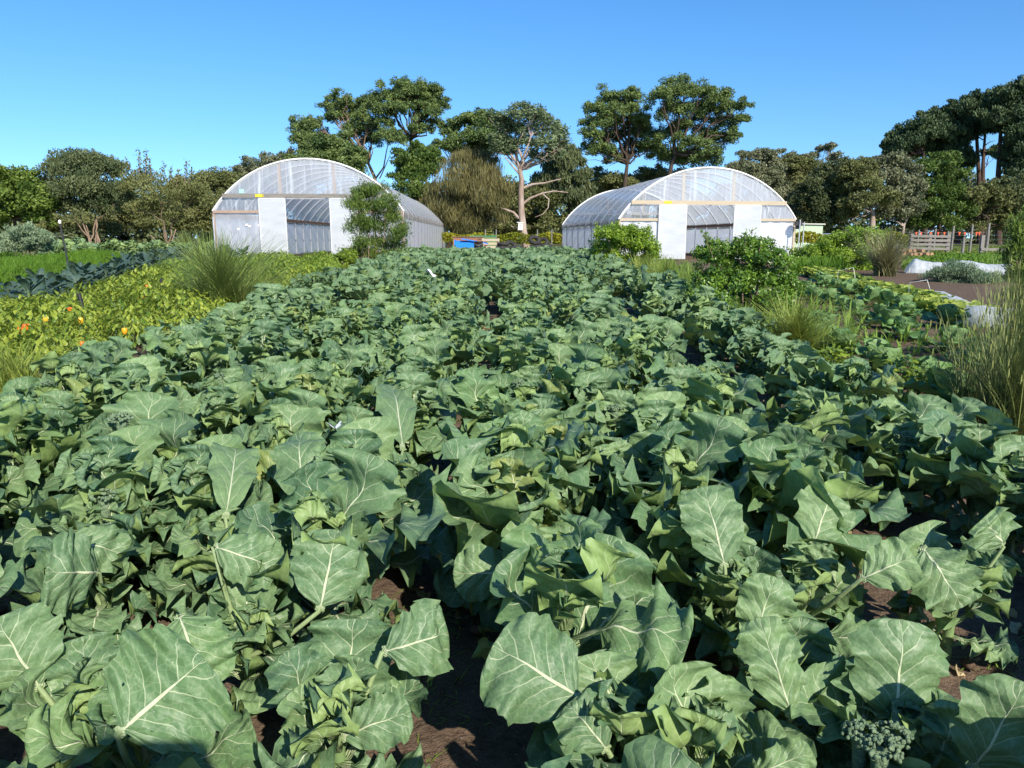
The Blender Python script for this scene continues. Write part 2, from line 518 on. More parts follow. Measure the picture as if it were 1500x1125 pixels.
# ------------------------------------------------------------------ camera, sky, sun
cam = bpy.data.cameras.new('camera')
cam.sensor_width = 36.0
cam.lens = 36.0 * F / 1500.0
cam.clip_end = 3000.0
cam.clip_start = 0.05
co = bpy.data.objects.new('camera', cam)
COL.objects.link(co)
co.location = (0, 0, CZ)
co.rotation_euler = (PI / 2 - PITCH, 0, 0)
sc.camera = co

w = bpy.data.worlds.new('World')
sc.world = w
w.use_nodes = True
wn = w.node_tree
sky = wn.nodes.new('ShaderNodeTexSky')
sky.sky_type = 'NISHITA'
sky.sun_disc = False
elev = math.asin(SUN[2])
sky.sun_elevation = elev
sky.sun_rotation = math.atan2(SUN[0], SUN[1])
sky.altitude = 0
sky.air_density = 1.0
sky.dust_density = 0.25
sky.ozone_density = 3.5
tc = wn.nodes.new('ShaderNodeTexCoord')
off = wn.nodes.new('ShaderNodeVectorMath')
off.operation = 'ADD'
off.inputs[1].default_value = (0, 0, 0.09)
nrmz = wn.nodes.new('ShaderNodeVectorMath')
nrmz.operation = 'NORMALIZE'
wn.links.new(tc.outputs['Generated'], off.inputs[0])
wn.links.new(off.outputs[0], nrmz.inputs[0])
wn.links.new(nrmz.outputs[0], sky.inputs['Vector'])
bg = wn.nodes['Background']
bg.inputs['Strength'].default_value = 0.138
hs = wn.nodes.new('ShaderNodeHueSaturation')
hs.inputs['Saturation'].default_value = 1.27
hs.inputs['Value'].default_value = 1.0
hs.inputs['Hue'].default_value = 0.502
wn.links.new(sky.outputs[0], hs.inputs['Color'])
wn.links.new(hs.outputs[0], bg.inputs['Color'])

sl = bpy.data.lights.new('sun', 'SUN')
sl.energy = 5.0
sl.angle = math.radians(0.53)
sl.color = (1.0, 0.92, 0.79)
so = bpy.data.objects.new('sun', sl)
COL.objects.link(so)
so.rotation_euler = Vector(SUN).to_track_quat('Z', 'Y').to_euler()

sc.view_settings.view_transform = 'Standard'
sc.view_settings.look = 'None'
sc.view_settings.exposure = 0.64
sc.view_settings.gamma = 1.0
sc.cycles.max_bounces = 8
sc.cycles.transparent_max_bounces = 16
sc.cycles.use_denoising = True

# ------------------------------------------------------------------ ground


def axis(fine0, fine1, step, far0, far1):
    a = list(np.arange(fine0, fine1, step))
    s, v = step, a[-1]
    while v < far1:
        s *= 1.25
        v += s
        a.append(v)
    s, v, pre = step, a[0], []
    while v > far0:
        s *= 1.25
        v -= s
        pre.append(v)
    return np.array(pre[::-1] + a)


def build_ground():
    xs = axis(-3.2, 4.2, 0.07, -900, 900)
    ys = axis(0.6, 9.0, 0.07, -60, 1500)
    X, Y = np.meshgrid(xs, ys)
    Z = 0.011 * np.clip(Y, 0, 42)
    fade = np.clip((16 - Y) / 8, 0, 1) * np.clip((8 - abs(X)) / 3, 0, 1)
    nz = np.zeros_like(Z)
    for i in range(Z.shape[0]):
        for j in range(Z.shape[1]):
            if fade[i, j] > 0:
                p = Vector((X[i, j] * 3.2, Y[i, j] * 3.2, 0))
                nz[i, j] = mnoise.noise(p) * 0.03 + mnoise.noise(p * 3.1) * 0.022
    Z = Z + nz * fade
    A = Acc()
    A.add(np.stack((X, Y, Z), -1).reshape(-1, 3), grid_faces(len(ys) - 1, len(xs) - 1))
    tag(link('ground', A.mesh('ground', ground_material())), kind='structure')


build_ground()

# ------------------------------------------------------------------ leaves


def leaf(rng, L, W, a0, a1, pet=0.24, nu=14, nv=8, cup=0.1, rip=0.035, lob=0.09, roll=0.0, pw=0.014, bendp=1.3, sideb=0.0, wa=0.72, wb=0.38):
    u = np.linspace(0, 1, nu + 1)
    if pet > 0.1:                       # fewer rows along the stalk
        k = max(2, int(nu * 0.18))
        q = np.linspace(0, 1, nu + 1 - k)
        u = np.concatenate((np.linspace(0, pet, k + 1)[:-1], pet + (1 - pet) * (1 - (1 - q) ** 1.75)))
    else:
        u = 1 - (1 - u) ** 1.5
    th = a0 + (a1 - a0) * u ** bendp
    du = np.diff(u, prepend=0) * L
    mx = np.cumsum(du * np.cos(th))
    mz = np.cumsum(du * np.sin(th))
    t = np.clip((u - pet) / (1 - pet), 0, 1)
    w = t ** wa * (1 - t) ** wb
    tm = wa / (wa + wb)
    w = W * w / (tm ** wa * (1 - tm) ** wb)
    w = np.maximum(w, pw * (1 - t) ** 0.5 * (1.25 - 0.5 * u))
    w[-1] = W * 0.03
    v = np.linspace(-1, 1, nv + 1)
    f1, f2, f3 = rng.uniform(2.0, 3.6), rng.uniform(5, 8), rng.uniform(9, 13)
    ph = rng.uniform(0, 2 * PI, 8)
    sg = (v > 0).astype(float)[None, :]
    U = u[:, None]
    if nu < 12:
        lob, f2, f3 = lob * 0.6, min(f2, 5.5), 5.0
    lobes = 0.55 * np.sin(2 * PI * f1 * U + ph[0] + sg * ph[1]) + 0.3 * np.sin(2 * PI * f2 * U + ph[2] + sg * ph[3]) + 0.22 * np.sin(2 * PI * f3 * U + ph[4] + sg * ph[5])
    av = np.abs(v)[None, :]
    blade = (np.minimum(1, t * 6) * np.minimum(1, (1 - t) * 7 + 0.05))[:, None]
    Wd = w[:, None] * (1 + lob * lobes * av * blade)
    Yy = v[None, :] * Wd
    wn_ = (w / W)[:, None] * blade
    fr = rng.uniform(2.0, 4.2)
    Zz = cup * av ** 1.6 * Wd + rip * av ** 2 * wn_ * (np.sin(2 * PI * fr * U + ph[6] + sg * ph[7]) + 0.55 * np.sin(2 * PI * fr * 2.3 * U + ph[3] + sg * ph[1]) + 0.3 * np.sin(2 * PI * fr * 4.3 * U + ph[2] + sg * ph[0]))
    Zz = Zz + rip * 0.35 * wn_ * np.sin(2 * PI * fr * 0.8 * U + ph[5]) * (1 - av * 0.3)
    if roll:
        ang = roll * U ** 1.5
        Yy, Zz = Yy * np.cos(ang) - Zz * np.sin(ang), Yy * np.sin(ang) + Zz * np.cos(ang)
    side = sideb * L * U ** 2
    Vx = mx[:, None] - Zz * np.sin(th)[:, None]
    Vz = mz[:, None] + Zz * np.cos(th)[:, None]
    V = np.stack((Vx, Yy + side, Vz), -1).reshape(-1, 3)
    uv = np.stack((np.repeat(u, nv + 1), np.tile(v * 0.5 + 0.5, nu + 1 if len(u) == nu + 1 else len(u))), 1)
    return V, grid_faces(len(u) - 1, nv)[:, ::-1], uv


def rotz(V, a):
    c, s = math.cos(a), math.sin(a)
    return V @ np.array(((c, s, 0), (-s, c, 0), (0, 0, 1)))


def broccoli(rng, A, res=1, n=None, h=0.30, spread=1.0):
    """all leaves of one plant round a stem at the origin"""
    n = n or int(rng.integers(24, 34))
    nu, nv = ((22, 12), (10, 6), (6, 4))[res]
    az = rng.uniform(0, 2 * PI)
    for i in range(n):
        q = i / (n - 1)
        az += 2.39996 + rng.normal(0, 0.25)
        z0 = 0.05 + (h - 0.05) * q ** 0.9
        L = (0.265 + 0.055 * math.sin(PI * min(1, q * 1.15))) * rng.uniform(0.55, 1.3) * (1 - 0.45 * max(0, q - 0.6) / 0.4)
        W = L * rng.uniform(0.27, 0.39)
        a0 = math.radians(26 + 50 * q + rng.normal(0, 11))
        # the blades turn their upper face to the sun
        away = -(math.cos(az) * SUN[0] + math.sin(az) * SUN[1])
        side = -math.sin(az) * SUN[0] + math.cos(az) * SUN[1]
        a0 += math.radians(19) * away
        a1 = a0 - math.radians((rng.uniform(-15, 38) - 14 * away + 8) * (1.1 - 0.4 * q))
        V, Fc, uv = leaf(rng, L * spread, W, a0, a1, pet=rng.uniform(0.24, 0.36), nu=nu, nv=nv, cup=rng.uniform(-0.2, 0.42), rip=rng.uniform(0.022, 0.050), lob=rng.uniform(0.07, 0.16), roll=rng.normal(0, 0.4) - 0.35 * side, sideb=rng.normal(0, 0.10), wa=rng.uniform(0.36, 0.6), wb=rng.uniform(0.26, 0.36))
        V = rotz(V, az) + np.array((0.012 * math.cos(az), 0.012 * math.sin(az), z0))
        V[:, 2] = np.maximum(V[:, 2], 0.02 + 0.01 * rng.random())
        A.add(V, Fc, uv, rng.random())


def stem_mesh(name, h=0.32, r=0.02):
    A = Acc()
    tube(A, [(0, 0, -0.04), (0.004, 0.002, h * 0.5), (0, 0.004, h)], [r, r * 0.95, r * 0.8], 8)
    return A.mesh(name, M['stem'])


def floret_mesh(rng, name, R=0.045):
    A = Acc()
    for k in range(80):
        d = rng.normal(size=3)
        d[2] = abs(d[2])
        d /= np.linalg.norm(d)
        c = d * R * np.array((1.15, 1.15, 0.75)) * rng.uniform(0.85, 1.08)
        r = R * rng.uniform(0.10, 0.2)
        prof = [(r * math.sin(a), -r * math.cos(a)) for a in np.linspace(0.05, PI - 0.02, 5)]
        lathe(A, prof, 7, c=c, bump=lambda a, p=rng.uniform(0, 6): 1 + 0.12 * np.sin(3 * a + p))
    tube(A, [(0, 0, -0.09), (0, 0, 0.0)], [0.014, 0.022], 8)
    return A.mesh(name, M['floret'])


rng = np.random.default_rng(11)
BROC = []
for k in range(20):
    A = Acc()
    broccoli(rng, A, 0, h=rng.uniform(0.28, 0.48))
    BROC.append(A.mesh('broccoli_foliage', M['broc_holes' if k % 3 == 0 else 'broc']))
STEM = stem_mesh('broccoli_stem')
FLOR = [floret_mesh(rng, 'broccoli_head', r) for r in (0.028, 0.036)]

# hero leaves: (base px, tip px, width px, height of base, height of tip, bend)
HERO = [
    dict(label='broccoli plant with one very large round leaf facing out beside the soil path', leaves=[((852, 1024), (722, 945), 158, 0.40, 0.52, 14), ((890, 1100), (832, 1030), 84, 0.34, 0.42, 30)], rest=9),
    dict(label='broccoli plant whose broad pale leaf is pierced by insect holes', leaves=[((172, 1075), (300, 965), 185, 0.46, 0.56, 10), ((262, 900), (300, 1010), 105, 0.58, 0.42, 40)], rest=8, holes=True),
    dict(label='broccoli plant with an upright oval leaf and a bold white midrib left of the path', leaves=[((468, 895), (492, 775), 112, 0.42, 0.62, 20), ((312, 800), (412, 835), 82, 0.6, 0.5, 30)], rest=9),
    dict(label='broccoli plant with a round leaf folded open over dark soil at the far left', leaves=[((145, 838), (68, 838), 108, 0.42, 0.50, 25), ((95, 790), (190, 815), 60, 0.52, 0.42, 40)], rest=8),
    dict(label='broccoli plant with a leaf arched over the soil path', leaves=[((560, 955), (658, 925), 108, 0.46, 0.46, 60), ((500, 1080), (602, 1042), 76, 0.30, 0.34, 20)], rest=9),
    dict(label='broccoli plant with a wide leaf leaning left across the shaded path', leaves=[((762, 838), (664, 840), 84, 0.40, 0.42, 30)], rest=9),
    dict(label='broccoli plant holding a tall upright leaf high above its neighbours right of the path', leaves=[((1062, 832), (1030, 712), 92, 0.42, 0.66, 16)], rest=9),
    dict(label='broccoli plant with a leaf stretched over a dark gap toward the right', leaves=[((1262, 848), (1340, 815), 70, 0.46, 0.54, 25), ((1190, 800), (1215, 720), 80, 0.44, 0.6, 25)], rest=8),
    dict(label='broccoli plant with two stacked upright leaves with white midribs', leaves=[((1160, 1050), (1110, 905), 80, 0.36, 0.58, 25), ((1098, 945), (1135, 845), 78, 0.40, 0.6, 25)], rest=8),
    dict(label='broccoli plant with a lobed shadow-striped leaf beside small green heads', leaves=[((1305, 1060), (1322, 908), 120, 0.34, 0.6, 22)], rest=7, heads=[(1262, 1078), (1306, 1080), (1290, 1100)]),
    dict(label='broccoli plant with a big drooping leaf cut off by the photo corner', leaves=[((1425, 1125), (1500, 1000), 104, 0.36, 0.6, 20), ((1375, 1110), (1400, 1030), 66, 0.3, 0.46, 25)], rest=7),
    dict(label='broccoli plant with a dark shaded leaf beside the bare gap', leaves=[((1350, 800), (1410, 890), 84, 0.52, 0.36, 30), ((1470, 800), (1440, 760), 70, 0.5, 0.6, 20)], rest=8),
    dict(label='broccoli plant with one leaf on a thick white stalk at the left border', leaves=[((60, 1010), (-5, 905), 110, 0.40, 0.58, 18)], rest=8),
    dict(label='broccoli plant with a tall rounded leaf left of centre in the near rows', leaves=[((443, 738), (440, 632), 82, 0.44, 0.66, 18), ((590, 660), (570, 560), 60, 0.45, 0.65, 20)], rest=9),
    dict(label='broccoli plant with pale crinkled undersides turned to the sun', leaves=[((330, 760), (345, 650), 70, 0.46, 0.62, 30)], rest=9),
    dict(label='broccoli plant with a wavy leaf flopped over at the bottom of the path', leaves=[((1100, 1135), (1190, 1100), 50, 0.3, 0.36, 30)], rest=8),
]


def hero_leaf(rng, A, base, tip, width, bend, nf=(0.3, -0.55, 0.75), mi=0):
    d = tip - base
    L = np.linalg.norm(d)
    d /= L
    tocam = np.array((0, 0, CZ)) - (base + tip) / 2
    tocam /= np.linalg.norm(tocam)
    n = tocam * 0.75 + SUN * 0.35 + rng.normal(0, 0.12, 3)
    n -= d * np.dot(n, d)
    n /= np.linalg.norm(n)
    s = np.cross(n, d)
    b = math.radians(bend)
    V, Fc, uv = leaf(rng, L, width * 0.5, b, -b, pet=0.07, nu=24, nv=16, cup=rng.uniform(-0.25, 0.08), rip=rng.uniform(0.018, 0.034), lob=rng.uniform(0.08, 0.15), pw=0.012, bendp=1.0, wa=rng.uniform(0.42, 0.55), wb=0.31)
    uu = uv[:, 0]
    uv[:, 0] = np.where(uu < 0.07, uu / 0.07 * 0.30, 0.30 + (uu - 0.07) / 0.93 * 0.70)
    e = V[:, 0].max()
    V[:, 0] *= L / e
    W = base + V[:, :1] * d + V[:, 1:2] * s + V[:, 2:] * n
    return W, Fc, uv


hero_xy = []
hero_pix = []
GH_B = 'broccoli plants picked out in the near rows'
for k, hsp in enumerate(HERO):
    rg = np.random.default_rng(100 + k)
    lv = []
    for (b, tp, wpx, zb, zt, bend) in hsp['leaves']:
        B, T = hitz(*b, zb), hitz(*tp, zt)
        dist = np.linalg.norm((B + T) / 2 - np.array((0, 0, CZ)))
        lv.append((B, T, wpx * dist / 1180.0, bend))
        hero_pix.append((B, T))
    B0 = np.mean([q[0] for q in lv], axis=0)
    dirn = (lv[0][1] - B0)[:2]
    dirn = dirn / max(1e-6, np.linalg.norm(dirn))
    loc = np.array((B0[0] - dirn[0] * 0.10, B0[1] - dirn[1] * 0.05 + 0.05, gz(B0[1]) - 0.005))
    A = Acc()
    broccoli(rg, A, 0, n=hsp['rest'] + 10, h=0.30, spread=0.9)
    for (B, T, wd, bend) in lv:
        W, Fc, uv = hero_leaf(rg, A, B, T, wd, bend)
        A.add(W - loc, Fc, uv, rg.uniform(0.35, 0.75))
        root = np.array((0.0, 0.0, 0.16 + 0.05 * rg.random()))
        b_ = B - loc
        mid = (root + b_) / 2 + np.array((0, 0, -0.02))
        tube(A, [root, mid, b_, b_ + (T - B) * 0.16 - np.array((0, 0, 0.006))], [0.0095, 0.0085, 0.007, 0.003], 7, r=0.5)
        A.UV[-1][:] = (0.02, 0.5)
        A.UV[-2][:] = (0.02, 0.5)
        A.UV[-3][:] = (0.02, 0.5)
    o = thing('broccoli_plant', hsp['label'], 'broccoli plant', loc, 0, GH_B)
    link('foliage', A.mesh('broccoli_foliage', M['broc_holes' if hsp.get('holes') else 'broc']), o)
    link('stem', STEM, o)
    for hp in hsp.get('heads', ()):
        p = hitz(*hp, 0.40)
        link('floret_head', FLOR[1], o, p - loc, rg.uniform(0, 6))
    hero_xy.append((loc[0], loc[1]))

# rows: (x at the camera, what the row is called)
ROWS = [
    (-2.92, 'in the outermost row left of the soil path'), (-2.45, 'in the fourth row left of the soil path'),
    (-1.72, 'in the third row left of the soil path'), (-1.22, 'in the second row left of the soil path'),
    (-0.72, 'in the row along the left of the soil path'), (0.10, 'in the row along the right of the soil path'),
    (0.68, 'in the second row right of the soil path'), (1.14, 'in the third row right of the soil path'),
    (2.28, 'in the outermost row right of the soil path'),
]


def fan(x, y):
    return x * (1 + (0.019 if x < 0 else 0.011) * y)


cand = []
rg = np.random.default_rng(5)
for ri, (x0, nm) in enumerate(ROWS):
    y = 0.75 + rg.uniform(0, 0.4)
    while y < 38.5:
        x = fan(x0, y) + rg.normal(0, 0.085 if y < 3.8 else 0.17)
        cand.append((x, y + rg.normal(0, 0.05), ri))
        y += 0.28 if y < 4 else 0.32


def in_frame(x, y, z, m=60):
    d = y * CP + (CZ - z) * SP
    if d < 0.3:
        return False
    px = CX + F * x / d
    py = CY + F * ((CZ - z) * CP - y * SP) / d
    return -m < px < 1500 + m and py < 1125 + 2 * m


near, bulk = [], []
for (x, y, ri) in sorted(cand, key=lambda c: c[1]):
    if any((x - hx) ** 2 + (y - hy) ** 2 < 0.29 ** 2 for hx, hy in hero_xy):
        continue
    # keep the view to a picked-out leaf open: no plant right in front of it
    blocked = False
    for (B, T) in hero_pix:
        c = (B + T) / 2
        dx = x - c[0] * (y / c[1])
        if 0.10 < c[1] - y < 0.5 and abs(dx) < 0.17:
            blocked = True
    if blocked:
        continue
    if in_frame(x, y, gz(y) + 0.4) and len(near) < 300 - len(HERO):
        near.append((x, y, ri))
    else:
        bulk.append((x, y, ri))
rg = np.random.default_rng(6)
for (x, y, ri) in near:
    lab = 'waxy blue-green broccoli plant ' + ROWS[ri][1]
    s = rg.uniform(0.86, 1.25) * (1.1 if y < 4 else 1.0)
    o = thing('broccoli_plant', lab, 'broccoli plant', (x, y, gz(y) - 0.01), rg.normal(0, 0.4), 'broccoli ' + ROWS[ri][1], s)
    link('foliage', BROC[int(rg.integers(len(BROC)))], o)
    link('stem', STEM, o)
    if rg.random() < 0.22 and y < 9:
        link('floret_head', FLOR[int(rg.integers(2))], o, (rg.normal(0, 0.02), rg.normal(0, 0.02), 0.42 + rg.uniform(-0.03, 0.05)), rg.uniform(0, 6))

# the rest of the crop, too many to count one by one
LOW = []
for k in range(14):
    A = Acc()
    broccoli(rg, A, 1, n=26, h=rg.uniform(0.30, 0.50))
    LOW.append((np.concatenate(A.V), np.concatenate(A.F), np.concatenate(A.UV), np.concatenate(A.R)))
LOWER = []
for k in range(14):
    A = Acc()
    broccoli(rg, A, 2, n=22, h=rg.uniform(0.30, 0.50))
    LOWER.append((np.concatenate(A.V), np.concatenate(A.F), np.concatenate(A.UV), np.concatenate(A.R)))
for yy in np.arange(16.0, 38.5, 0.55):          # rows thicken between the beds farther back
    for x0 in (-2.7, -2.2, -2.0, -1.45, -0.98, -0.3, 0.4, 0.9, 1.5, 1.85):
        if rg.random() < 0.75:
            bulk.append((fan(x0, yy) + rg.normal(0, 0.12), yy + rg.normal(0, 0.12), -1))
A = Acc()
for (x, y, ri) in bulk:
    V, Fc, uv, R = (LOW if y < 20 else LOWER)[int(rg.integers(14))]
    A.add(rotz(V * rg.uniform(0.85, 1.25), rg.normal(0, 0.4)) + np.array((x, y, gz(y) - 0.01)), Fc, uv, np.clip(R * 0.8 + rg.uniform(0, 0.15), 0, 1))
tag(link('broccoli_rows', A.mesh('broccoli_rows', M['broc'])), 'dense broccoli rows running back toward the two greenhouses', 'broccoli crop', kind='stuff')


# ------------------------------------------------------------------ greenhouses
def greenhouse(label, fx, fy, rz, hw, Ln, eave, hb, apex, doors, ground, aged):
    root = thing('greenhouse', label, 'greenhouse', (fx, fy, ground), rz, 'plastic tunnel greenhouses')
    r = apex - eave
    R = (hw * hw + r * r) / (2 * r)
    zc = eave + r - R
    p0 = math.asin(hw / R)

    def ax(z):
        return math.sqrt(max(0, R * R - (z - zc) ** 2))

    def az(x):
        return zc + math.sqrt(max(0, R * R - x * x))
    rg = np.random.default_rng(3)
    nb = int(round(Ln / 2.2))
    ys = np.linspace(0, Ln, nb + 1)
    # hoops
    for y in ys:
        A = Acc()
        path = [(-hw, y, -0.1), (-hw, y, eave * 0.5)] + [(R * math.sin(a), y, zc + R * math.cos(a)) for a in np.linspace(-p0, p0, 25)] + [(hw, y, eave * 0.5), (hw, y, -0.1)]
        tube(A, path, 0.042, 6)
        link('hoop', A.mesh('hoop', M['hoop']), root)
    # roof film with a little sag between hoops
    A = Acc()
    na, ny = 32, nb * 4
    ph = np.linspace(-p0, p0, na + 1)
    yy = np.linspace(-0.02, Ln + 0.02, ny + 1)
    P_, Y_ = np.meshgrid(ph, yy)
    sag = 0.03 * np.abs(np.sin(PI * Y_ / (Ln / nb)))
    Rr = R + 0.045 - sag
    V = np.stack((Rr * np.sin(P_), Y_, zc + Rr * np.cos(P_)), -1)
    A.add(V.reshape(-1, 3), grid_faces(ny, na))
    link('roof_film', A.mesh('roof_film', M['film_roof']), root)
    # long side walls
    for s in (-1, 1):
        A = Acc()
        yy = np.linspace(0, Ln, nb * 4 + 1)
        zz = np.array((-0.15, 0.3, 0.7, 1.1, 1.5, eave - 0.32))
        Yg, Zg = np.meshgrid(yy, zz)
        Xg = s * (hw + 0.04 + 0.02 * np.abs(np.sin(PI * Yg / (Ln / nb))))
        A.add(np.stack((Xg, Yg, Zg), -1).reshape(-1, 3), grid_faces(len(zz) - 1, len(yy) - 1))
        link('side_wall', A.mesh('side_wall', M['film_wall']), root)
        A = Acc()
        zz = np.linspace(eave - 0.34, eave + 0.03, 4)
        Yg, Zg = np.meshgrid(yy, zz)
        Xg = s * (hw + 0.055 + 0.035 * np.sin((Zg - zz[0]) / (zz[-1] - zz[0]) * PI))
        A.add(np.stack((Xg, Yg, Zg), -1).reshape(-1, 3), grid_faces(3, len(yy) - 1))
        link('rolled_skirt', A.mesh('rolled_skirt', M['film_skirt']), root)
        A = Acc()
        bar(A, (s * (hw - 0.06), 0.05, eave - 0.12), (s * (hw - 0.06), Ln - 0.05, eave - 0.12), 0.05, 0.16)
        link('wall_rail', A.mesh('wall_rail', M['timber_brown']), root)
        for y in ys:
            A = Acc()
            tube(A, [(s * (hw + 0.085), y + 0.02, eave + 0.06), (s * (hw + 0.10), y + 0.02, eave - 0.36), (s * (hw + 0.075), y + 0.02, 0.05)], 0.012, 4)
            link('tie_rope', A.mesh('tie_rope', M['timber_grey']), root)
    # end walls
    d0, d1, d2, d3 = (d * hw for d in doors)

    def sheet(name, xa, xb, za, zb, mat, y, amp, nx=40, nz=8, seed=0):
        A = Acc()
        tt = np.linspace(0, 1, nz + 1)
        ss = np.linspace(0, 1, nx + 1)
        V = np.zeros((nz + 1, nx + 1, 3))
        for i, t in enumerate(tt):
            for j, s_ in enumerate(ss):
                lo, hi = xa(t), xb(t)
                x = lo + (hi - lo) * s_
                z = za(x) + (zb(x) - za(x)) * t
                V[i, j] = (x, y + amp * mnoise.noise(Vector((x * 5 + t * 0.8, z * 0.6, seed))), z)
        A.add(V.reshape(-1, 3), grid_faces(nz, nx))
        return link(name, A.mesh(name, mat), root)
    for y, sgn in ((0.0, -1), (Ln, 1)):
        k = -0.05 if sgn < 0 else 0.05
        xb = ax(hb)
        sheet('gable_film', lambda t: -xb, lambda t: xb, lambda x: hb - 0.02, lambda x: az(x) + 0.01, M['film'], y + k, 0.05, 70, 8, 1)
        for s in (-1, 1):
            e = d0 if s < 0 else d3
            A = Acc()
            nz, nx = 6, 30
            V = np.zeros((nz + 1, nx + 1, 3))
            for i in range(nz + 1):
                z = eave - 0.02 + (hb - eave) * i / nz
                xo = s * ax(max(z, eave)) if z > eave else s * hw
                for j in range(nx + 1):
                    x = xo + (e - xo) * j / nx
                    V[i, j] = (x, y + k + 0.06 * mnoise.noise(Vector((x * 6 + z * 2 * s, z * 0.8, 4 + s))), z)
            A.add(V.reshape(-1, 3), grid_faces(nz, nx))
            link('shoulder_film', A.mesh('shoulder_film', M['film_slant']), root)
            A = Acc()
            V = np.zeros((nz + 1, nx + 1, 3))
            for i in range(nz + 1):
                z = -0.15 + (eave + 0.15) * i / nz
                for j in range(nx + 1):
                    x = s * hw + (e - s * hw) * j / nx
                    V[i, j] = (x, y + k + 0.05 * mnoise.noise(Vector((x * 3 + z, z * 1.6, 9 + s))), z)
            A.add(V.reshape(-1, 3), grid_faces(nz, nx))
            link('end_wall', A.mesh('end_wall', M['film_grey' if aged else 'film_wall']), root)
            A = Acc()
            bar(A, (s * hw, y + k * 2.2, eave), (e, y + k * 2.2, eave), 0.05, 0.13)
            link('end_rail', A.mesh('end_rail', M['timber_pink' if aged else 'timber']), root)
            A = Acc()
            bar(A, (s * (hw - 0.02), y + k * 1.5, -0.1), (s * (hw - 0.02), y + k * 1.5, eave - 0.07), 0.10, 0.06, up=(0, 1, 0))
            link('corner_post', A.mesh('corner_post', M['timber_pink' if aged else 'timber']), root)
            A = Acc()
            xg = (-0.29 if s < 0 else 0.28) * hw
            bar(A, (xg, y - k * 0.8, hb + 0.02), (xg, y - k * 0.8, az(xg) - 0.02), 0.13, 0.05, up=(0, 1, 0))
            link('gable_post', A.mesh('gable_post', M['timber_pink' if aged else 'timber']), root)
        A = Acc()
        bar(A, (-xb - 0.10, y + k * 2.6, hb), (xb + 0.12, y + k * 2.6, hb + (0.0 if aged else -0.02)), 0.06, 0.19)
        link('header_beam', A.mesh('header_beam', M['timber_grey' if aged else 'timber']), root)
        A = Acc()
        tube(A, [((R + 0.05) * math.sin(a), y + k, zc + (R + 0.05) * math.cos(a)) for a in np.linspace(-p0, p0, 33)], 0.045, 6)
        link('end_hoop', A.mesh('end_hoop', M['white']), root)
    for a, b in ((d0, d1), (d2, d3)):
        A = Acc()
        box(A, (a, -0.20, 0.08), (b, -0.17, hb - 0.12))
        dr = link('door', A.mesh('door', M['panel']), root)
        A = Acc()
        for x in (a, b):
            bar(A, (x, -0.185, 0.08), (x, -0.185, hb - 0.12), 0.05, 0.045, up=(0, 1, 0))
        bar(A, (a, -0.185, hb - 0.13), (b, -0.185, hb - 0.13), 0.045, 0.05)
        link('door_frame', A.mesh('door_frame', M['hoop']), dr)
        if not aged:
            A = Acc()
            box(A, ((a + b) / 2 - 0.07, -0.206, hb - 0.34), ((a + b) / 2 + 0.07, -0.2025, hb - 0.16))
            link('hanger_patch', A.mesh('hanger_patch', M['white']), dr)
    # yellow tag on the beam, patches on old film
    A = Acc()
    xt = (-0.50 if aged else -0.47) * hw
    box(A, (xt - 0.19, -0.175, hb - 0.05), (xt + 0.19, -0.1625, hb + 0.06))
    link('warning_tag', A.mesh('warning_tag', M['yellow_tag']), root)
    if aged:
        A = Acc()
        box(A, (xt + 0.14, -0.179, hb - 0.015), (xt + 0.18, -0.1755, hb + 0.035))
        link('tag_mark', A.mesh('tag_mark', M['black']), root)
        for (x, z) in ((-0.75, 1.55), (-0.66, 1.75), (-0.63, 1.68), (-0.53, 1.72)):
            A = Acc()
            box(A, (x * hw - 0.05, -0.09, z - 0.045), (x * hw + 0.07, -0.08, z + 0.04), M=Matrix.Rotation(0.0, 4, 'Y'))
            link('tape_patch', A.mesh('tape_patch', M['white']), root)
        A = Acc()
        box(A, (-0.71 * hw, -0.09, hb + 0.12), (-0.665 * hw, -0.08, hb + 0.30))
        link('mint_patch', A.mesh('mint_patch', M['mint']), root)
    # inside: crop beams of soil down the length and hanging tube
    A = Acc()
    for x in (-0.55, 0.0, 0.55):
        box(A, (x * hw - 0.6, 1.5, -0.05), (x * hw + 0.6, Ln - 1.5, 0.14))
    link('inside_bed', A.mesh('inside_bed', M['soil']), root)
    A = Acc()
    bar(A, (-hw * 0.6, 1.6, hb - 0.05), (hw * 0.6, 1.6, hb - 0.05), 0.04, 0.04)
    link('cross_tube', A.mesh('cross_tube', M['hoop']), root)
    return root


M['soil'] = simple('bed_soil', (0.11, 0.075, 0.052), (0.06, 0.04, 0.028), 14, 0.95, 0.1, 0.7)
yl = 37.0
g = gz(yl)
cxl = (gx(320, yl) + gx(592, yl)) / 2
hwl = (gx(592, yl) - gx(320, yl)) / 2
greenhouse('older greenhouse with grey header beam and pinkish timber beside the dark shrub', cxl, yl, math.radians(1.7), hwl, 35.0, 2.36, 3.10, 4.76, (-0.51, -0.235, 0.235, 0.52), g, True)
yr = 38.3
g = gz(yr)
cxr = (gx(903, yr) + gx(1165, yr)) / 2
hwr = (gx(1165, yr) - gx(903, yr)) / 2
greenhouse('newer greenhouse with bright yellow timber beam and clear gable', cxr, yr, math.radians(5.5), hwr, 17.0, 2.00, 2.83, 4.46, (-0.565, -0.26, 0.285, 0.585), g, False)


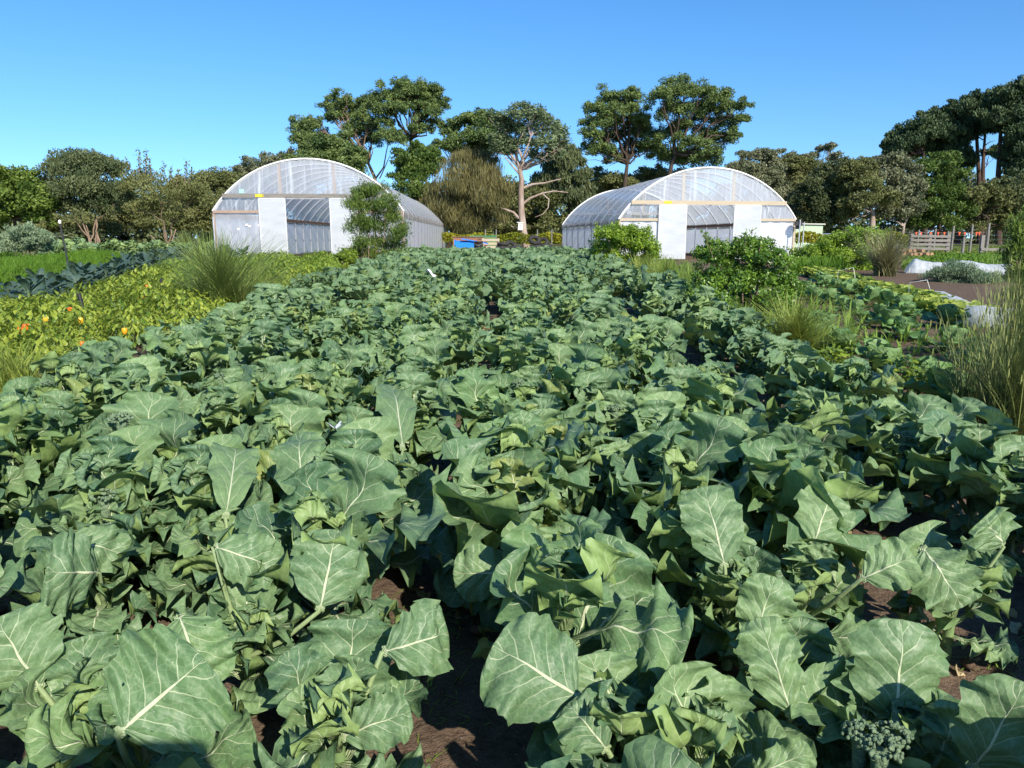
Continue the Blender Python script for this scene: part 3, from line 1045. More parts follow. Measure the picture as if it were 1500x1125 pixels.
# ------------------------------------------------------------------ trees
def leaves_cloud(rng, A, P, N, L, Wd, style, R, drop=1.0):
    """one rhombus leaf (or spray) at each point P; N are outward directions"""
    n = len(P)
    if style == 'droop':
        ax_ = rng.normal(0, 0.28, (n, 3)) + np.array((0, 0, -1.0))
    elif style == 'up':
        ax_ = rng.normal(0, 0.45, (n, 3)) + N * 0.5 + np.array((0, 0, 0.7))
    elif style == 'flat':
        ax_ = rng.normal(0, 1.0, (n, 3)) * np.array((1, 1, 0.35)) + N * 0.4
    else:
        ax_ = rng.normal(0, 0.9, (n, 3)) + N * 0.6
    ax_ /= np.linalg.norm(ax_, axis=1, keepdims=True)
    nn = N * 0.7 + rng.normal(0, 0.6, (n, 3)) + np.array((0, 0, 0.25))
    sd = np.cross(ax_, nn)
    sd /= np.maximum(np.linalg.norm(sd, axis=1, keepdims=True), 1e-6)
    l = (L * rng.uniform(0.6, 1.3, n))[:, None]
    wv = (Wd * rng.uniform(0.6, 1.3, n))[:, None]
    cen = P + ax_ * l * 0.12
    V = np.stack((P - ax_ * l * 0.5, cen + sd * wv * 0.5, P + ax_ * l * 0.5, cen - sd * wv * 0.5), 1)
    A.add(V.reshape(-1, 3), np.arange(n * 4).reshape(n, 4), None, np.repeat(R, 4))


DENS = 1.25


def crown(rng, A, clumps, L, Wd, dens, style, rs_f=0.40, rs_lim=(0.3, 1.2), gap=0.12):
    for (c, r) in clumps:
        rm = (r[0] * r[2]) ** 0.5
        rs = min(max(rm * rs_f, rs_lim[0]), rs_lim[1])
        k = max(6, int(3.4 * (rm / rs) ** 2))
        D = rng.normal(size=(k, 3))
        D /= np.linalg.norm(D, axis=1, keepdims=True)
        D[:, 2] = np.where(D[:, 2] < -0.35, -D[:, 2] * 0.6, D[:, 2])
        S = c + D * r * rng.uniform(0.45, 0.98, (k, 1))
        keep = rng.random(k) > gap * 0.6
        S, D = S[keep], D[keep]
        rsv = rs * rng.uniform(0.65, 1.25, len(S))
        for s_, q, d in zip(S, rsv, D):
            n = int(dens * DENS * 4 * PI * q * q / (L * Wd * 0.5)) + 6
            E = rng.normal(size=(n, 3))
            E /= np.linalg.norm(E, axis=1, keepdims=True)
            rad = q * (0.35 + 0.75 * rng.random((n, 1)) ** 0.6)
            P = s_ + E * rad * np.array((1.12, 1.12, 0.82))
            if style == 'droop':
                P[:, 2] -= rng.random(n) * q * 0.7
            R = np.clip(0.5 + 0.28 * rng.normal() + 0.2 * rng.normal(size=n), 0, 1)
            leaves_cloud(rng, A, P, E * 0.6 + d * 0.4, L, Wd, style, R)


def curve(a, b, sag, rng, n=6, wob=0.03):
    a, b = np.array(a, float), np.array(b, float)
    L = np.linalg.norm(b - a)
    out = []
    for i in range(n + 1):
        t = i / n
        p = a + (b - a) * t
        p = p + np.array((0, 0, -sag * L * math.sin(PI * t))) + (rng.normal(0, wob * L, 3) if 0 < i < n else 0)
        out.append(p)
    return out


def tree(name, label, Y, bpx, clumps, mat, bark, style='rand', L=0.36, Wd=0.16, dens=0.42, tr=0.22, fork=0.45, lean=0.0, group=None, depth=0.5, gap=0.12, stems=1, seed=None, cat='tree', rs_f=0.40, limb=1.0, trunk_px=None, bare=(), twigs=(), grd=None, zs=1.0):
    rng = np.random.default_rng(seed if seed is not None else int(bpx * 7 + Y * 13))
    base = np.array((gx(bpx, Y), Y, gz(Y) if grd is None else grd))
    cl, sats = [], []
    xs = [c[0] for c in clumps]
    half = max(20, (max(xs) - min(xs)) / 2 + 15) * mpp(Y)
    for cdef in clumps:
        px, py, rx, rz_ = cdef[:4]
        dy = rng.uniform(-1, 1) * half * depth
        yy = Y + dy
        c = at(px, py, yy)
        m = mpp(yy)
        rr = np.array((rx * m, (rx + rz_) / 2 * m, rz_ * m * zs))
        cl.append((c - base, 1.06 * rr))
        for q_ in range(0 if twigs or 'dense dark olive' in label else 3):
            d = rng.normal(0, 1, 3)
            d[2] = abs(d[2]) * 0.8 - 0.15
            d /= np.linalg.norm(d)
            sats.append((c - base + d * rr * rng.uniform(0.95, 1.3), rr * rng.uniform(0.28, 0.48)))
    root = thing(name, label, cat, base, 0, group)
    # trunk and limbs
    A = Acc()
    top = max(c[2] for c, r in cl)
    cxm = np.mean([c[0] for c, r in cl])
    if trunk_px:
        path = [at(px, py, Y) - base for px, py in trunk_px]
        path[0][2] = min(path[0][2], -0.1)
        rad = np.linspace(tr, tr * 0.5, len(path))
        tube(A, path, rad, 9)
        forks = [path[-1], path[-2]]
    else:
        forks = []
        for s in range(stems):
            off = rng.normal(0, 0.25, 3) * np.array((1, 1, 0)) if stems > 1 else np.zeros(3)
            f = np.array((cxm * fork * 1.1, 0, top * fork)) + (rng.normal(0, top * 0.10, 3) if stems > 1 else 0)
            path = curve(np.array((0, 0, -0.15)) + off, f, 0.0, rng, 5, 0.02)
            tube(A, path, np.linspace(tr, tr * 0.62, len(path)), 8)
            forks.append(f)
    for (c, r) in cl:
        f = forks[int(np.argmin([np.linalg.norm(c - q) for q in forks]))] if len(forks) > 1 else forks[0]
        if c[2] < f[2] * 0.8:
            f = f * np.array((0.6, 0.6, max(0.25, c[2] / max(f[2], 0.1) * 0.7)))
        path = curve(f, c, 0.06, rng, 6, 0.035)
        d = np.linalg.norm(c - f)
        r0 = min(tr * 0.55, 0.04 + d * 0.022) * limb
        tube(A, path, np.linspace(r0, r0 * 0.25, len(path)), 6)
        for q in range(3):
            e = c + rng.normal(0, 0.55, 3) * r
            st = path[4]
            tube(A, curve(st, e, 0.03, rng, 4, 0.05), np.linspace(r0 * 0.38, r0 * 0.1, 5), 5)
    for pts, r0 in bare:
        path = [at(px, py, Y) - base for px, py in pts]
        tube(A, path, np.linspace(r0, r0 * 0.3, len(path)), 7)
    for (xa, ya, xb, yb) in twigs:
        p, q = at(xa, ya, Y) - base, at(xb, yb, Y) - base
        tube(A, curve(p, q, 0.0, rng, 5, 0.03), np.linspace(0.05, 0.015, 6), 5)
    link('trunk', A.mesh('trunk', M[bark]), root)
    A = Acc()
    crown(rng, A, cl, L, Wd, dens, style, rs_f=rs_f, gap=gap)
    crown(rng, A, sats, L, Wd, dens * 0.8, style, rs_f=0.6, gap=gap)
    for (xa, ya, xb, yb) in twigs:          # tufts along the bare shoots
        p, q = at(xa, ya, Y) - base, at(xb, yb, Y) - base
        n = 45
        t = rng.random(n)[:, None]
        Pp = p + (q - p) * (0.45 + 0.6 * t) + rng.normal(0, 0.13, (n, 3))
        leaves_cloud(rng, A, Pp, rng.normal(0, 1, (n, 3)), 0.3, 0.12, 'up', rng.random(n))
    link('crown', A.mesh('crown', M[mat], smooth=False), root)
    return root


G1 = 'trees beyond the left beds'
G2 = 'tall trees behind the greenhouses'
G3 = 'trees along the paddock'
G4 = 'pines beyond the paddock'
tree('broadleaf_tree', 'bright green leafy tree at the far left edge beyond the beds', 78, 22, [(0, 290, 35, 30), (28, 275, 30, 24), (52, 298, 24, 24), (15, 318, 40, 20), (-28, 285, 40, 38), (58, 322, 18, 14), (8, 268, 28, 16), (36, 305, 26, 22)], 't_bright', 'bark', L=0.34, Wd=0.2, dens=0.5, group=G1)
tree('banksia_tree', 'dense dark olive tree with many bare stems at its foot', 80, 140, [(92, 250, 26, 24), (125, 243, 34, 20), (160, 250, 26, 22), (82, 282, 20, 26), (115, 282, 36, 30), (155, 288, 34, 28), (180, 288, 16, 26), (110, 305, 30, 14), (160, 308, 26, 12)], 't_dark', 'bark_tan', style='up', L=0.32, Wd=0.12, dens=0.5, stems=9, tr=0.09, fork=0.35, group=G1, gap=0.05)
tree('banksia_tree', 'sparse olive tree with pale forked stems and bare shoots poking above', 76, 246, [(203, 268, 22, 26), (232, 282, 28, 24), (262, 288, 24, 24), (284, 288, 20, 26), (214, 305, 28, 16), (252, 315, 28, 12)], 't_olive', 'bark_tan', style='up', L=0.30, Wd=0.10, dens=0.27, stems=8, tr=0.09, fork=0.35, group=G1, gap=0.2,
     twigs=[(205, 262, 203, 222), (212, 262, 214, 222), (222, 265, 218, 233), (236, 268, 240, 240), (250, 272, 250, 246), (270, 270, 274, 236), (276, 272, 281, 248), (195, 258, 184, 234), (258, 280, 262, 250)])
tree('olive_tree', 'dull olive tree between the sparse banksia and the older greenhouse', 96, 312, [(295, 272, 28, 20), (322, 272, 26, 20), (340, 280, 22, 24), (282, 300, 30, 25), (318, 308, 42, 25), (345, 306, 24, 30), (262, 318, 30, 20), (300, 330, 50, 18)], 't_olive', 'bark', dens=0.45, group=G1)
tree('olive_shrub_tree', 'low olive scrub filling the gap behind the banksia trunks', 92, 190, [(180, 318, 30, 16), (205, 328, 30, 14), (100, 330, 40, 12), (150, 332, 40, 12), (60, 335, 30, 10), (228, 330, 30, 12)], 't_olive', 'bark', dens=0.45, group=G1, tr=0.1)
tree('grey_gum_tree', 'grey green tree peeping over the roof of the older greenhouse', 102, 390, [(362, 252, 18, 14), (384, 246, 20, 14), (402, 240, 18, 12), (422, 242, 20, 16), (442, 252, 25, 18), (362, 272, 30, 20), (402, 268, 30, 20), (430, 275, 30, 20), (360, 300, 30, 24), (460, 262, 24, 16), (400, 300, 60, 25)], 't_grey', 'bark', dens=0.4, group=G2)
tree('blackwood_tree', 'tall open tree with separate rounded tufts left of the flat-crowned giant', 98, 556, [(440, 190, 16, 13), (458, 184, 14, 11), (452, 205, 20, 11), (436, 207, 11, 9), (485, 158, 14, 10), (500, 151, 18, 10), (516, 160, 14, 12), (505, 173, 22, 10), (488, 170, 12, 10), (535, 180, 14, 12), (548, 188, 11, 9), (515, 188, 16, 9), (540, 208, 16, 9), (472, 202, 12, 10), (530, 196, 14, 9)], 't_wattle', 'bark_tan', L=0.30, Wd=0.11, zs=1.3, dens=0.36, tr=0.32, group=G2, gap=0.3, rs_f=0.30,
     trunk_px=[(556, 350), (553, 280), (548, 258), (538, 236)], bare=[([(548, 258), (533, 225), (515, 195), (500, 170)], 0.14), ([(550, 262), (562, 245), (566, 222), (570, 205)], 0.12), ([(556, 262), (566, 240), (572, 225)], 0.08), ([(535, 232), (510, 218), (480, 205), (460, 195)], 0.12), ([(540, 240), (546, 222), (542, 200)], 0.08)])
tree('wattle_tree', 'dark leafy tree low behind the older greenhouse roof ridge', 94, 492, [(460, 222, 22, 14), (485, 215, 26, 16), (505, 222, 22, 18), (470, 238, 30, 14), (500, 240, 30, 16), (520, 228, 16, 16), (515, 250, 24, 16), (440, 236, 18, 10)], 't_wattle', 'bark', dens=0.5, group=G2)
tree('blackwood_tree', 'tall flat-crowned tree rising highest left of the weeping tree', 96, 602, [(546, 152, 18, 14), (566, 146, 22, 16), (588, 136, 22, 12), (612, 132, 26, 12), (630, 142, 20, 14), (644, 156, 12, 11), (560, 166, 22, 13), (580, 160, 18, 14), (622, 156, 22, 10), (600, 150, 22, 12), (562, 180, 16, 9), (632, 170, 16, 10), (608, 190, 13, 9), (622, 190, 15, 8), (566, 200, 18, 11), (580, 206, 16, 10), (640, 182, 12, 7), (615, 172, 10, 8)], 't_wattle', 'bark', L=0.30, Wd=0.11, zs=1.3, dens=0.36, tr=0.34, group=G2, gap=0.3, rs_f=0.30,
     trunk_px=[(606, 350), (604, 260), (602, 225), (602, 205)], bare=[([(602, 208), (592, 192), (582, 175), (575, 158)], 0.15), ([(602, 205), (603, 180), (600, 160), (598, 145)], 0.14), ([(603, 190), (612, 176), (622, 160)], 0.10), ([(598, 205), (585, 195), (568, 186)], 0.10)])
tree('conifer_tree', 'bushy bright green tree between the tall trees and the weeping tree', 74, 612, [(612, 222, 16, 10), (600, 240, 22, 16), (626, 238, 18, 16), (612, 255, 28, 18), (596, 258, 16, 16), (604, 280, 26, 14), (622, 290, 16, 14), (606, 300, 30, 14)], 't_conifer', 'bark', style='up', L=0.3, Wd=0.12, dens=0.5, group=G2, gap=0.04)
tree('weeping_sheoak', 'brown weeping tree with hanging needles beside the pale gum', 70, 657, [(690, 232, 22, 12), (676, 248, 32, 18), (708, 252, 24, 20), (660, 278, 30, 24), (698, 280, 38, 28), (645, 305, 20, 22), (680, 308, 46, 24), (722, 300, 16, 24), (655, 322, 30, 16), (700, 322, 30, 14)], 't_oak', 'bark', style='droop', L=0.75, Wd=0.05, dens=0.30, tr=0.28, group=G2, gap=0.03, rs_f=0.5)
tree('wattle_tree', 'dark rounded tree behind the weeping tree and left of the pale gum', 93, 702, [(663, 192, 16, 12), (685, 182, 22, 13), (710, 176, 24, 14), (728, 190, 20, 16), (665, 210, 18, 12), (695, 202, 28, 16), (645, 216, 14, 8), (715, 212, 26, 20), (735, 215, 20, 22), (690, 222, 30, 12)], 't_wattle', 'bark', dens=0.5, group=G2)
tree('gum_tree', 'pale trunked gum with peeling bark, bare side limbs and a white box', 68, 770, [(738, 180, 18, 12), (760, 170, 22, 12), (784, 170, 20, 13), (748, 195, 24, 15), (786, 192, 26, 16), (806, 190, 16, 16), (728, 206, 16, 14), (765, 212, 24, 14), (800, 212, 20, 16), (820, 208, 14, 14), (745, 222, 16, 12), (785, 232, 14, 10), (815, 228, 14, 12)], 't_gum', 'bark_pale', style='flat', L=0.34, Wd=0.10, dens=0.24, zs=1.15, rs_f=0.34, tr=0.36, group=G2, gap=0.35, depth=0.35,
     trunk_px=[(772, 362), (767, 340), (764, 312), (763, 285), (764, 262), (761, 248)],
     bare=[([(763, 250), (757, 232), (756, 215), (755, 195)], 0.17), ([(762, 252), (772, 238), (785, 230), (798, 222)], 0.15), ([(761, 255), (748, 240), (738, 228)], 0.10),
           ([(765, 276), (780, 270), (798, 268), (822, 262)], 0.14), ([(767, 298), (777, 290), (795, 283), (812, 280), (832, 282)], 0.13), ([(795, 284), (804, 292), (803, 304), (795, 314), (784, 318)], 0.07), ([(760, 320), (752, 311), (738, 306), (722, 302)], 0.15), ([(766, 335), (755, 334), (748, 331)], 0.10)])
tree('wattle_tree', 'dark drooping tree just right of the pale gum', 86, 835, [(818, 222, 18, 18), (836, 235, 16, 18), (815, 248, 24, 18), (842, 258, 20, 20), (830, 282, 28, 22), (852, 292, 20, 26), (800, 268, 22, 18), (860, 320, 24, 24)], 't_deep', 'bark', style='droop', L=0.42, Wd=0.12, dens=0.5, group=G2)
tree('scrub_tree', 'olive scrub tree standing in shade behind the pale gum trunk', 88, 740, [(735, 285, 22, 22), (742, 310, 28, 22), (785, 300, 26, 26), (790, 325, 30, 18), (735, 335, 30, 14), (760, 338, 30, 12), (815, 330, 26, 18), (758, 295, 16, 18)], 't_olive', 'bark', dens=0.42, tr=0.15, group=G2)
tree('blackwood_tree', 'tall broad tree with dark forked trunk left of its twin behind the newer greenhouse', 95, 906, [(872, 162, 16, 11), (890, 150, 18, 11), (912, 143, 18, 9), (930, 147, 14, 10), (900, 164, 22, 10), (922, 160, 18, 12), (862, 182, 14, 9), (882, 180, 18, 11), (912, 182, 24, 12), (938, 178, 14, 14), (866, 200, 14, 12), (888, 205, 18, 12), (924, 200, 22, 13), (946, 195, 14, 14), (878, 222, 16, 12), (900, 232, 14, 10), (934, 222, 22, 14), (955, 215, 16, 14), (868, 218, 12, 10)], 't_wattle', 'bark', L=0.30, Wd=0.11, zs=1.3, dens=0.36, tr=0.36, group=G2, gap=0.3, rs_f=0.30,
     trunk_px=[(912, 350), (914, 285), (917, 255), (919, 240)], bare=[([(918, 242), (911, 225), (907, 208), (900, 190)], 0.16), ([(918, 240), (926, 222), (932, 205), (935, 188)], 0.15)])
tree('blackwood_tree', 'tall broad tree, the right one of the twin giants behind the newer greenhouse', 93, 985, [(972, 142, 22, 16), (1000, 132, 22, 12), (1025, 138, 22, 14), (1050, 150, 22, 12), (1076, 158, 18, 10), (1086, 176, 10, 9), (1040, 166, 26, 12), (1010, 158, 24, 12), (985, 168, 22, 14), (1062, 180, 20, 10), (1056, 204, 20, 11), (1035, 200, 14, 10), (1004, 188, 22, 14), (975, 198, 20, 12), (1010, 215, 22, 12), (1015, 236, 30, 14), (980, 232, 22, 16), (1040, 226, 18, 10), (1075, 200, 10, 8)], 't_wattle', 'bark', L=0.30, Wd=0.11, zs=1.3, dens=0.36, tr=0.36, group=G2, gap=0.3, rs_f=0.30,
     trunk_px=[(975, 350), (978, 270), (984, 240), (990, 225)], bare=[([(990, 225), (1005, 210), (1020, 200), (1035, 190)], 0.12), ([(1000, 240), (1018, 236), (1032, 225), (1045, 215)], 0.10), ([(988, 228), (985, 205), (990, 185)], 0.12)])
tree('olive_tree', 'yellowish olive tree behind the newer greenhouse roof, under the twin giants', 100, 880, [(878, 268, 22, 16), (900, 272, 26, 18), (945, 266, 24, 14), (962, 255, 20, 12), (880, 295, 30, 20), (925, 285, 30, 20), (990, 262, 30, 14), (970, 280, 30, 20)], 't_olive', 'bark', dens=0.42, group=G2)
# right of the newer greenhouse
tree('spotted_gum_tree', 'rounded grey green tree just right of the newer greenhouse arch', 98, 1112, [(1088, 246, 16, 11), (1106, 230, 18, 10), (1122, 228, 16, 10), (1130, 242, 16, 12), (1100, 252, 22, 14), (1125, 262, 24, 18), (1100, 272, 26, 16), (1132, 290, 28, 20), (1112, 300, 26, 20), (1140, 318, 24, 20)], 't_grey', 'bark_tan', dens=0.46, group=G3)
tree('olive_tree', 'brownish tree second from the newer greenhouse arch', 104, 1168, [(1150, 246, 18, 14), (1165, 238, 16, 10), (1180, 250, 22, 16), (1158, 268, 26, 18), (1185, 278, 24, 20), (1165, 300, 32, 22), (1178, 325, 30, 16), (1150, 325, 24, 18)], 't_olive', 'bark_tan', dens=0.42, group=G3)
tree('wispy_gum_tree', 'thin wispy gum with small tufts standing above the paddock trees', 112, 1205, [(1208, 220, 11, 8), (1216, 214, 7, 5), (1226, 232, 10, 9), (1192, 230, 8, 6), (1236, 240, 8, 8), (1172, 231, 9, 6), (1143, 222, 5, 5), (1156, 230, 7, 5), (1198, 244, 14, 7)], 't_grey', 'bark_pale', dens=0.3, tr=0.2, group=G3, gap=0.15, limb=0.8)
tree('wattle_tree', 'dark green tree behind the pale green shed', 93, 1212, [(1205, 262, 18, 18), (1222, 256, 18, 18), (1215, 285, 28, 22), (1200, 305, 28, 22), (1232, 308, 22, 22), (1205, 328, 26, 14), (1190, 290, 20, 24)], 't_deep', 'bark', dens=0.5, group=G3)
tree('paddock_gum_tree', 'olive grey tree with a short pale trunk behind the vines', 90, 1278, [(1250, 252, 18, 16), (1266, 244, 16, 12), (1242, 275, 18, 20), (1268, 272, 26, 20), (1256, 298, 26, 18), (1285, 294, 24, 18), (1240, 318, 16, 16)], 't_olive', 'bark_pale', dens=0.44, group=G3, trunk_px=[(1278, 345), (1278, 325), (1279, 312)], tr=0.42)
tree('paddock_tree', 'rounded greyish olive tree next right of the short pale trunk', 92, 1318, [(1290, 240, 18, 12), (1308, 238, 18, 12), (1326, 248, 16, 14), (1300, 262, 26, 18), (1326, 272, 20, 20), (1306, 290, 28, 20), (1330, 305, 18, 20), (1300, 316, 24, 16)], 't_grey', 'bark_pale', dens=0.48, group=G3, trunk_px=[(1322, 345), (1324, 330), (1330, 318)], tr=0.2, bare=[([(1324, 332), (1318, 322)], 0.14)])
tree('paddock_conifer', 'greener pointed tree standing in front of the pines', 96, 1376, [(1350, 248, 16, 14), (1380, 230, 16, 10), (1395, 238, 14, 12), (1368, 250, 24, 16), (1400, 258, 16, 16), (1355, 275, 26, 18), (1388, 280, 28, 20), (1404, 290, 12, 14), (1360, 302, 30, 18), (1395, 306, 26, 18), (1375, 325, 34, 14), (1345, 328, 22, 14)], 't_conifer', 'bark', dens=0.48, group=G3)
tree('paddock_tree', 'lower olive brown tree at the foot of the pines', 98, 1442, [(1425, 288, 18, 14), (1448, 280, 20, 13), (1462, 292, 16, 14), (1432, 306, 24, 16), (1460, 312, 22, 16), (1430, 328, 28, 12), (1475, 330, 22, 14)], 't_olive', 'bark', dens=0.44, group=G3)
tree('paddock_tree', 'deep green tree against the right border under the pines', 100, 1492, [(1480, 285, 20, 16), (1500, 275, 24, 20), (1495, 305, 26, 20), (1520, 300, 30, 34), (1488, 328, 28, 14), (1468, 270, 10, 10)], 't_deep', 'bark', dens=0.5, group=G3)
tree('pine_tree', 'dark pine at the left end of the pine group', 122, 1352, [(1302, 214, 7, 10), (1300, 226, 5, 8), (1316, 203, 13, 8), (1332, 195, 16, 9), (1350, 184, 16, 9), (1322, 216, 15, 8), (1342, 208, 14, 9), (1358, 198, 16, 9), (1335, 228, 22, 8), (1312, 228, 14, 8), (1352, 218, 16, 8), (1300, 218, 8, 9), (1330, 210, 20, 10), (1318, 220, 16, 9), (1345, 196, 18, 10)], 't_pine', 'pine_bark', style='up', L=0.5, Wd=0.2, dens=0.5, tr=0.4, fork=0.5, group=G4, gap=0.05, rs_f=0.36, zs=1.55, trunk_px=[(1356, 350), (1354, 250), (1352, 222)])
tree('pine_tree', 'dark pine with an open slanting crown, second in the pine group', 124, 1400, [(1370, 176, 18, 9), (1388, 170, 20, 9), (1405, 163, 18, 9), (1378, 190, 18, 8), (1400, 182, 22, 9), (1420, 188, 14, 8), (1385, 204, 14, 6), (1412, 200, 16, 6), (1420, 232, 10, 9), (1415, 245, 9, 8), (1390, 216, 18, 9), (1372, 222, 14, 8), (1405, 212, 14, 6), (1380, 198, 20, 10), (1400, 196, 20, 9), (1365, 208, 16, 9), (1398, 226, 14, 8)], 't_pine', 'pine_bark', style='up', L=0.5, Wd=0.2, dens=0.5, tr=0.42, fork=0.5, group=G4, gap=0.05, rs_f=0.36, zs=1.55, trunk_px=[(1404, 350), (1402, 260), (1402, 210)], bare=[([(1402, 220), (1394, 205), (1386, 195)], 0.15)])
tree('pine_tree', 'dark pine with two straight trunks showing below its crown', 126, 1438, [(1425, 155, 18, 8), (1442, 150, 18, 8), (1428, 170, 20, 9), (1448, 164, 16, 9), (1436, 182, 22, 8), (1450, 225, 10, 6), (1424, 194, 14, 6), (1418, 178, 16, 8), (1440, 168, 24, 12), (1420, 165, 20, 10), (1446, 192, 16, 8)], 't_pine', 'pine_bark', style='up', L=0.5, Wd=0.2, dens=0.5, tr=0.45, fork=0.5, group=G4, gap=0.05, rs_f=0.36, zs=1.55, trunk_px=[(1436, 350), (1434, 260), (1430, 190)], bare=[([(1438, 350), (1440, 240), (1444, 180)], 0.45), ([(1440, 205), (1430, 198), (1420, 200)], 0.1), ([(1440, 215), (1450, 208), (1458, 206)], 0.1)])
tree('pine_tree', 'dark pine with thick trunk and the tallest crown, near the right border', 118, 1466, [(1458, 146, 16, 9), (1474, 140, 18, 9), (1490, 134, 18, 9), (1460, 160, 20, 10), (1482, 156, 22, 10), (1470, 176, 26, 9), (1492, 174, 18, 9), (1486, 192, 18, 8), (1470, 160, 22, 12), (1490, 150, 20, 12), (1478, 186, 22, 10), (1486, 212, 14, 12), (1480, 232, 14, 12), (1492, 250, 16, 14)], 't_pine', 'pine_bark', style='up', L=0.5, Wd=0.2, dens=0.52, tr=0.5, fork=0.5, group=G4, gap=0.04, rs_f=0.36, zs=1.55, trunk_px=[(1464, 350), (1462, 260), (1466, 190)], bare=[([(1472, 350), (1474, 240), (1482, 190)], 0.45)])
tree('pine_tree', 'dark pine cut off by the right border', 116, 1500, [(1504, 132, 18, 10), (1522, 135, 20, 14), (1502, 150, 22, 12), (1510, 175, 26, 14), (1498, 200, 20, 12), (1515, 215, 28, 20), (1494, 228, 16, 14), (1488, 250, 14, 10), (1505, 250, 24, 16)], 't_pine', 'pine_bark', style='up', L=0.5, Wd=0.2, dens=0.55, tr=0.5, fork=0.5, group=G4, gap=0.03, rs_f=0.36, zs=1.55, trunk_px=[(1496, 350), (1496, 260), (1500, 190)])


def far_woods():
    rng = np.random.default_rng(404)
    A = Acc()
    prof = [(-120, 285), (60, 300), (180, 292), (300, 285), (420, 280), (620, 285), (700, 290), (830, 285), (900, 275), (1000, 285), (1120, 278), (1250, 272), (1340, 285), (1400, 272), (1440, 262), (1500, 245), (1620, 230)]
    pxs, pys = zip(*prof)
    n = 2600
    for i in range(n):
        px = rng.uniform(-120, 1620)
        Y = rng.uniform(128, 150)
        top = float(np.interp(px, pxs, pys)) + 10 * math.sin(px * 0.07) + 6 * math.sin(px * 0.19 + 1)
        py = rng.uniform(top, 360)
        c = at(px, py, Y)
        q = rng.uniform(0.9, 1.8)
        k = 42
        E = rng.normal(size=(k, 3))
        E /= np.linalg.norm(E, axis=1, keepdims=True)
        P = c + E * q * (0.4 + 0.7 * rng.random((k, 1)))
        P[:, 2] = np.maximum(P[:, 2], 0.5)
        leaves_cloud(rng, A, P, E, 0.8, 0.42, 'rand', np.clip(0.4 + 0.25 * rng.normal() + 0.2 * rng.normal(size=k), 0, 1))
    tag(link('far_woods', A.mesh('far_woods', M['t_deep'], smooth=False)), 'dark continuous band of far scrub filling the gaps under the trees', 'woods', kind='stuff')


far_woods()


# ------------------------------------------------------------------ shrubs and clumps near the beds
def shrub(name, label, px, Y, clumps, mat, L, Wd, dens, style='rand', bark='bark_tan', stems=7, group=None, shoots=(), gap=0.06, depth=0.45, seed=1, rs_f=0.34, auto=30, alen=(1.15, 1.6), rsc=1.2):
    rng = np.random.default_rng(seed + int(px))
    base = np.array((gx(px, Y), Y, gz(Y)))
    m = mpp(Y)
    xs = [c[0] for c in clumps]
    half = ((max(xs) - min(xs)) / 2 + 12) * m
    cl = []
    for (cx_, cy_, rx, rz_) in clumps:
        yy = Y + rng.uniform(-1, 1) * half * depth
        cl.append((at(cx_, cy_, yy) - base, rsc * np.array((rx * m, (rx + rz_) / 2 * m, rz_ * m))))
    root = thing(name, label, 'shrub', base, 0, group)
    A = Acc()
    for c, r in cl:
        tube(A, curve((rng.normal(0, 0.06), rng.normal(0, 0.06), -0.05), c, 0.05, rng, 5, 0.03), np.linspace(0.02 + 0.002 * stems, 0.006, 6), 5)
    B = Acc()
    crown(rng, B, cl, L, Wd, dens, style, rs_f=rs_f, rs_lim=(0.08, 0.6), gap=gap)
    for q_ in range(auto):
        c, r = cl[int(rng.integers(len(cl)))]
        d = rng.normal(0, 1, 3)
        d[2] = abs(d[2]) * 0.9 + 0.3
        d /= np.linalg.norm(d)
        p, q = c + d * r * 0.5, c + d * r * rng.uniform(*alen)
        tube(A, curve(p, q, -0.05, rng, 4, 0.04), np.linspace(0.006, 0.002, 5), 4)
        n = int(np.linalg.norm(q - p) / L * 10) + 8
        t = rng.random(n)[:, None]
        leaves_cloud(rng, B, p + (q - p) * t + rng.normal(0, L * 0.45, (n, 3)), rng.normal(0, 1, (n, 3)) + d, L, Wd, style, rng.random(n))
    for (xa, ya, xb, yb) in shoots:
        dy = rng.uniform(-0.3, 0.3) * half
        p, q = at(xa, ya, Y + dy) - base, at(xb, yb, Y + dy) - base
        tube(A, curve(p, q, 0.0, rng, 5, 0.03), np.linspace(0.008, 0.003, 6), 4)
        n = int(np.linalg.norm(q - p) / L * 9) + 8
        t = rng.random(n)[:, None]
        Pp = p + (q - p) * t + rng.normal(0, L * 0.5, (n, 3))
        leaves_cloud(rng, B, Pp, rng.normal(0, 1, (n, 3)) + np.array((0, 0, 0.5)), L, Wd, style, rng.random(n))
    link('stem', A.mesh('stem', M[bark]), root)
    link('foliage', B.mesh('foliage', M[mat], smooth=False), root)
    return root


shrub('tea_tree_shrub', 'tall dark feathery shrub hiding the right door of the older greenhouse', 552, 32.5,
      [(530, 285, 18, 12), (548, 282, 22, 14), (520, 305, 16, 18), (545, 308, 26, 20), (568, 300, 16, 16), (525, 332, 18, 20), (550, 335, 26, 22), (575, 325, 16, 20), (585, 345, 14, 20), (545, 358, 28, 16), (575, 362, 22, 14), (528, 360, 16, 12), (540, 376, 24, 12), (572, 376, 22, 10), (518, 372, 12, 10)],
      'shrub_fine', 0.22, 0.03, 0.20, 'up', auto=280, alen=(0.9, 1.5), rsc=0.84, rs_f=0.6, gap=0.0, shoots=[(530, 280, 524, 266), (545, 275, 548, 262), (560, 280, 572, 272), (512, 300, 503, 290), (575, 310, 590, 298), (585, 340, 598, 328), (515, 330, 505, 322), (580, 295, 586, 282), (538, 275, 534, 264)], depth=0.5)
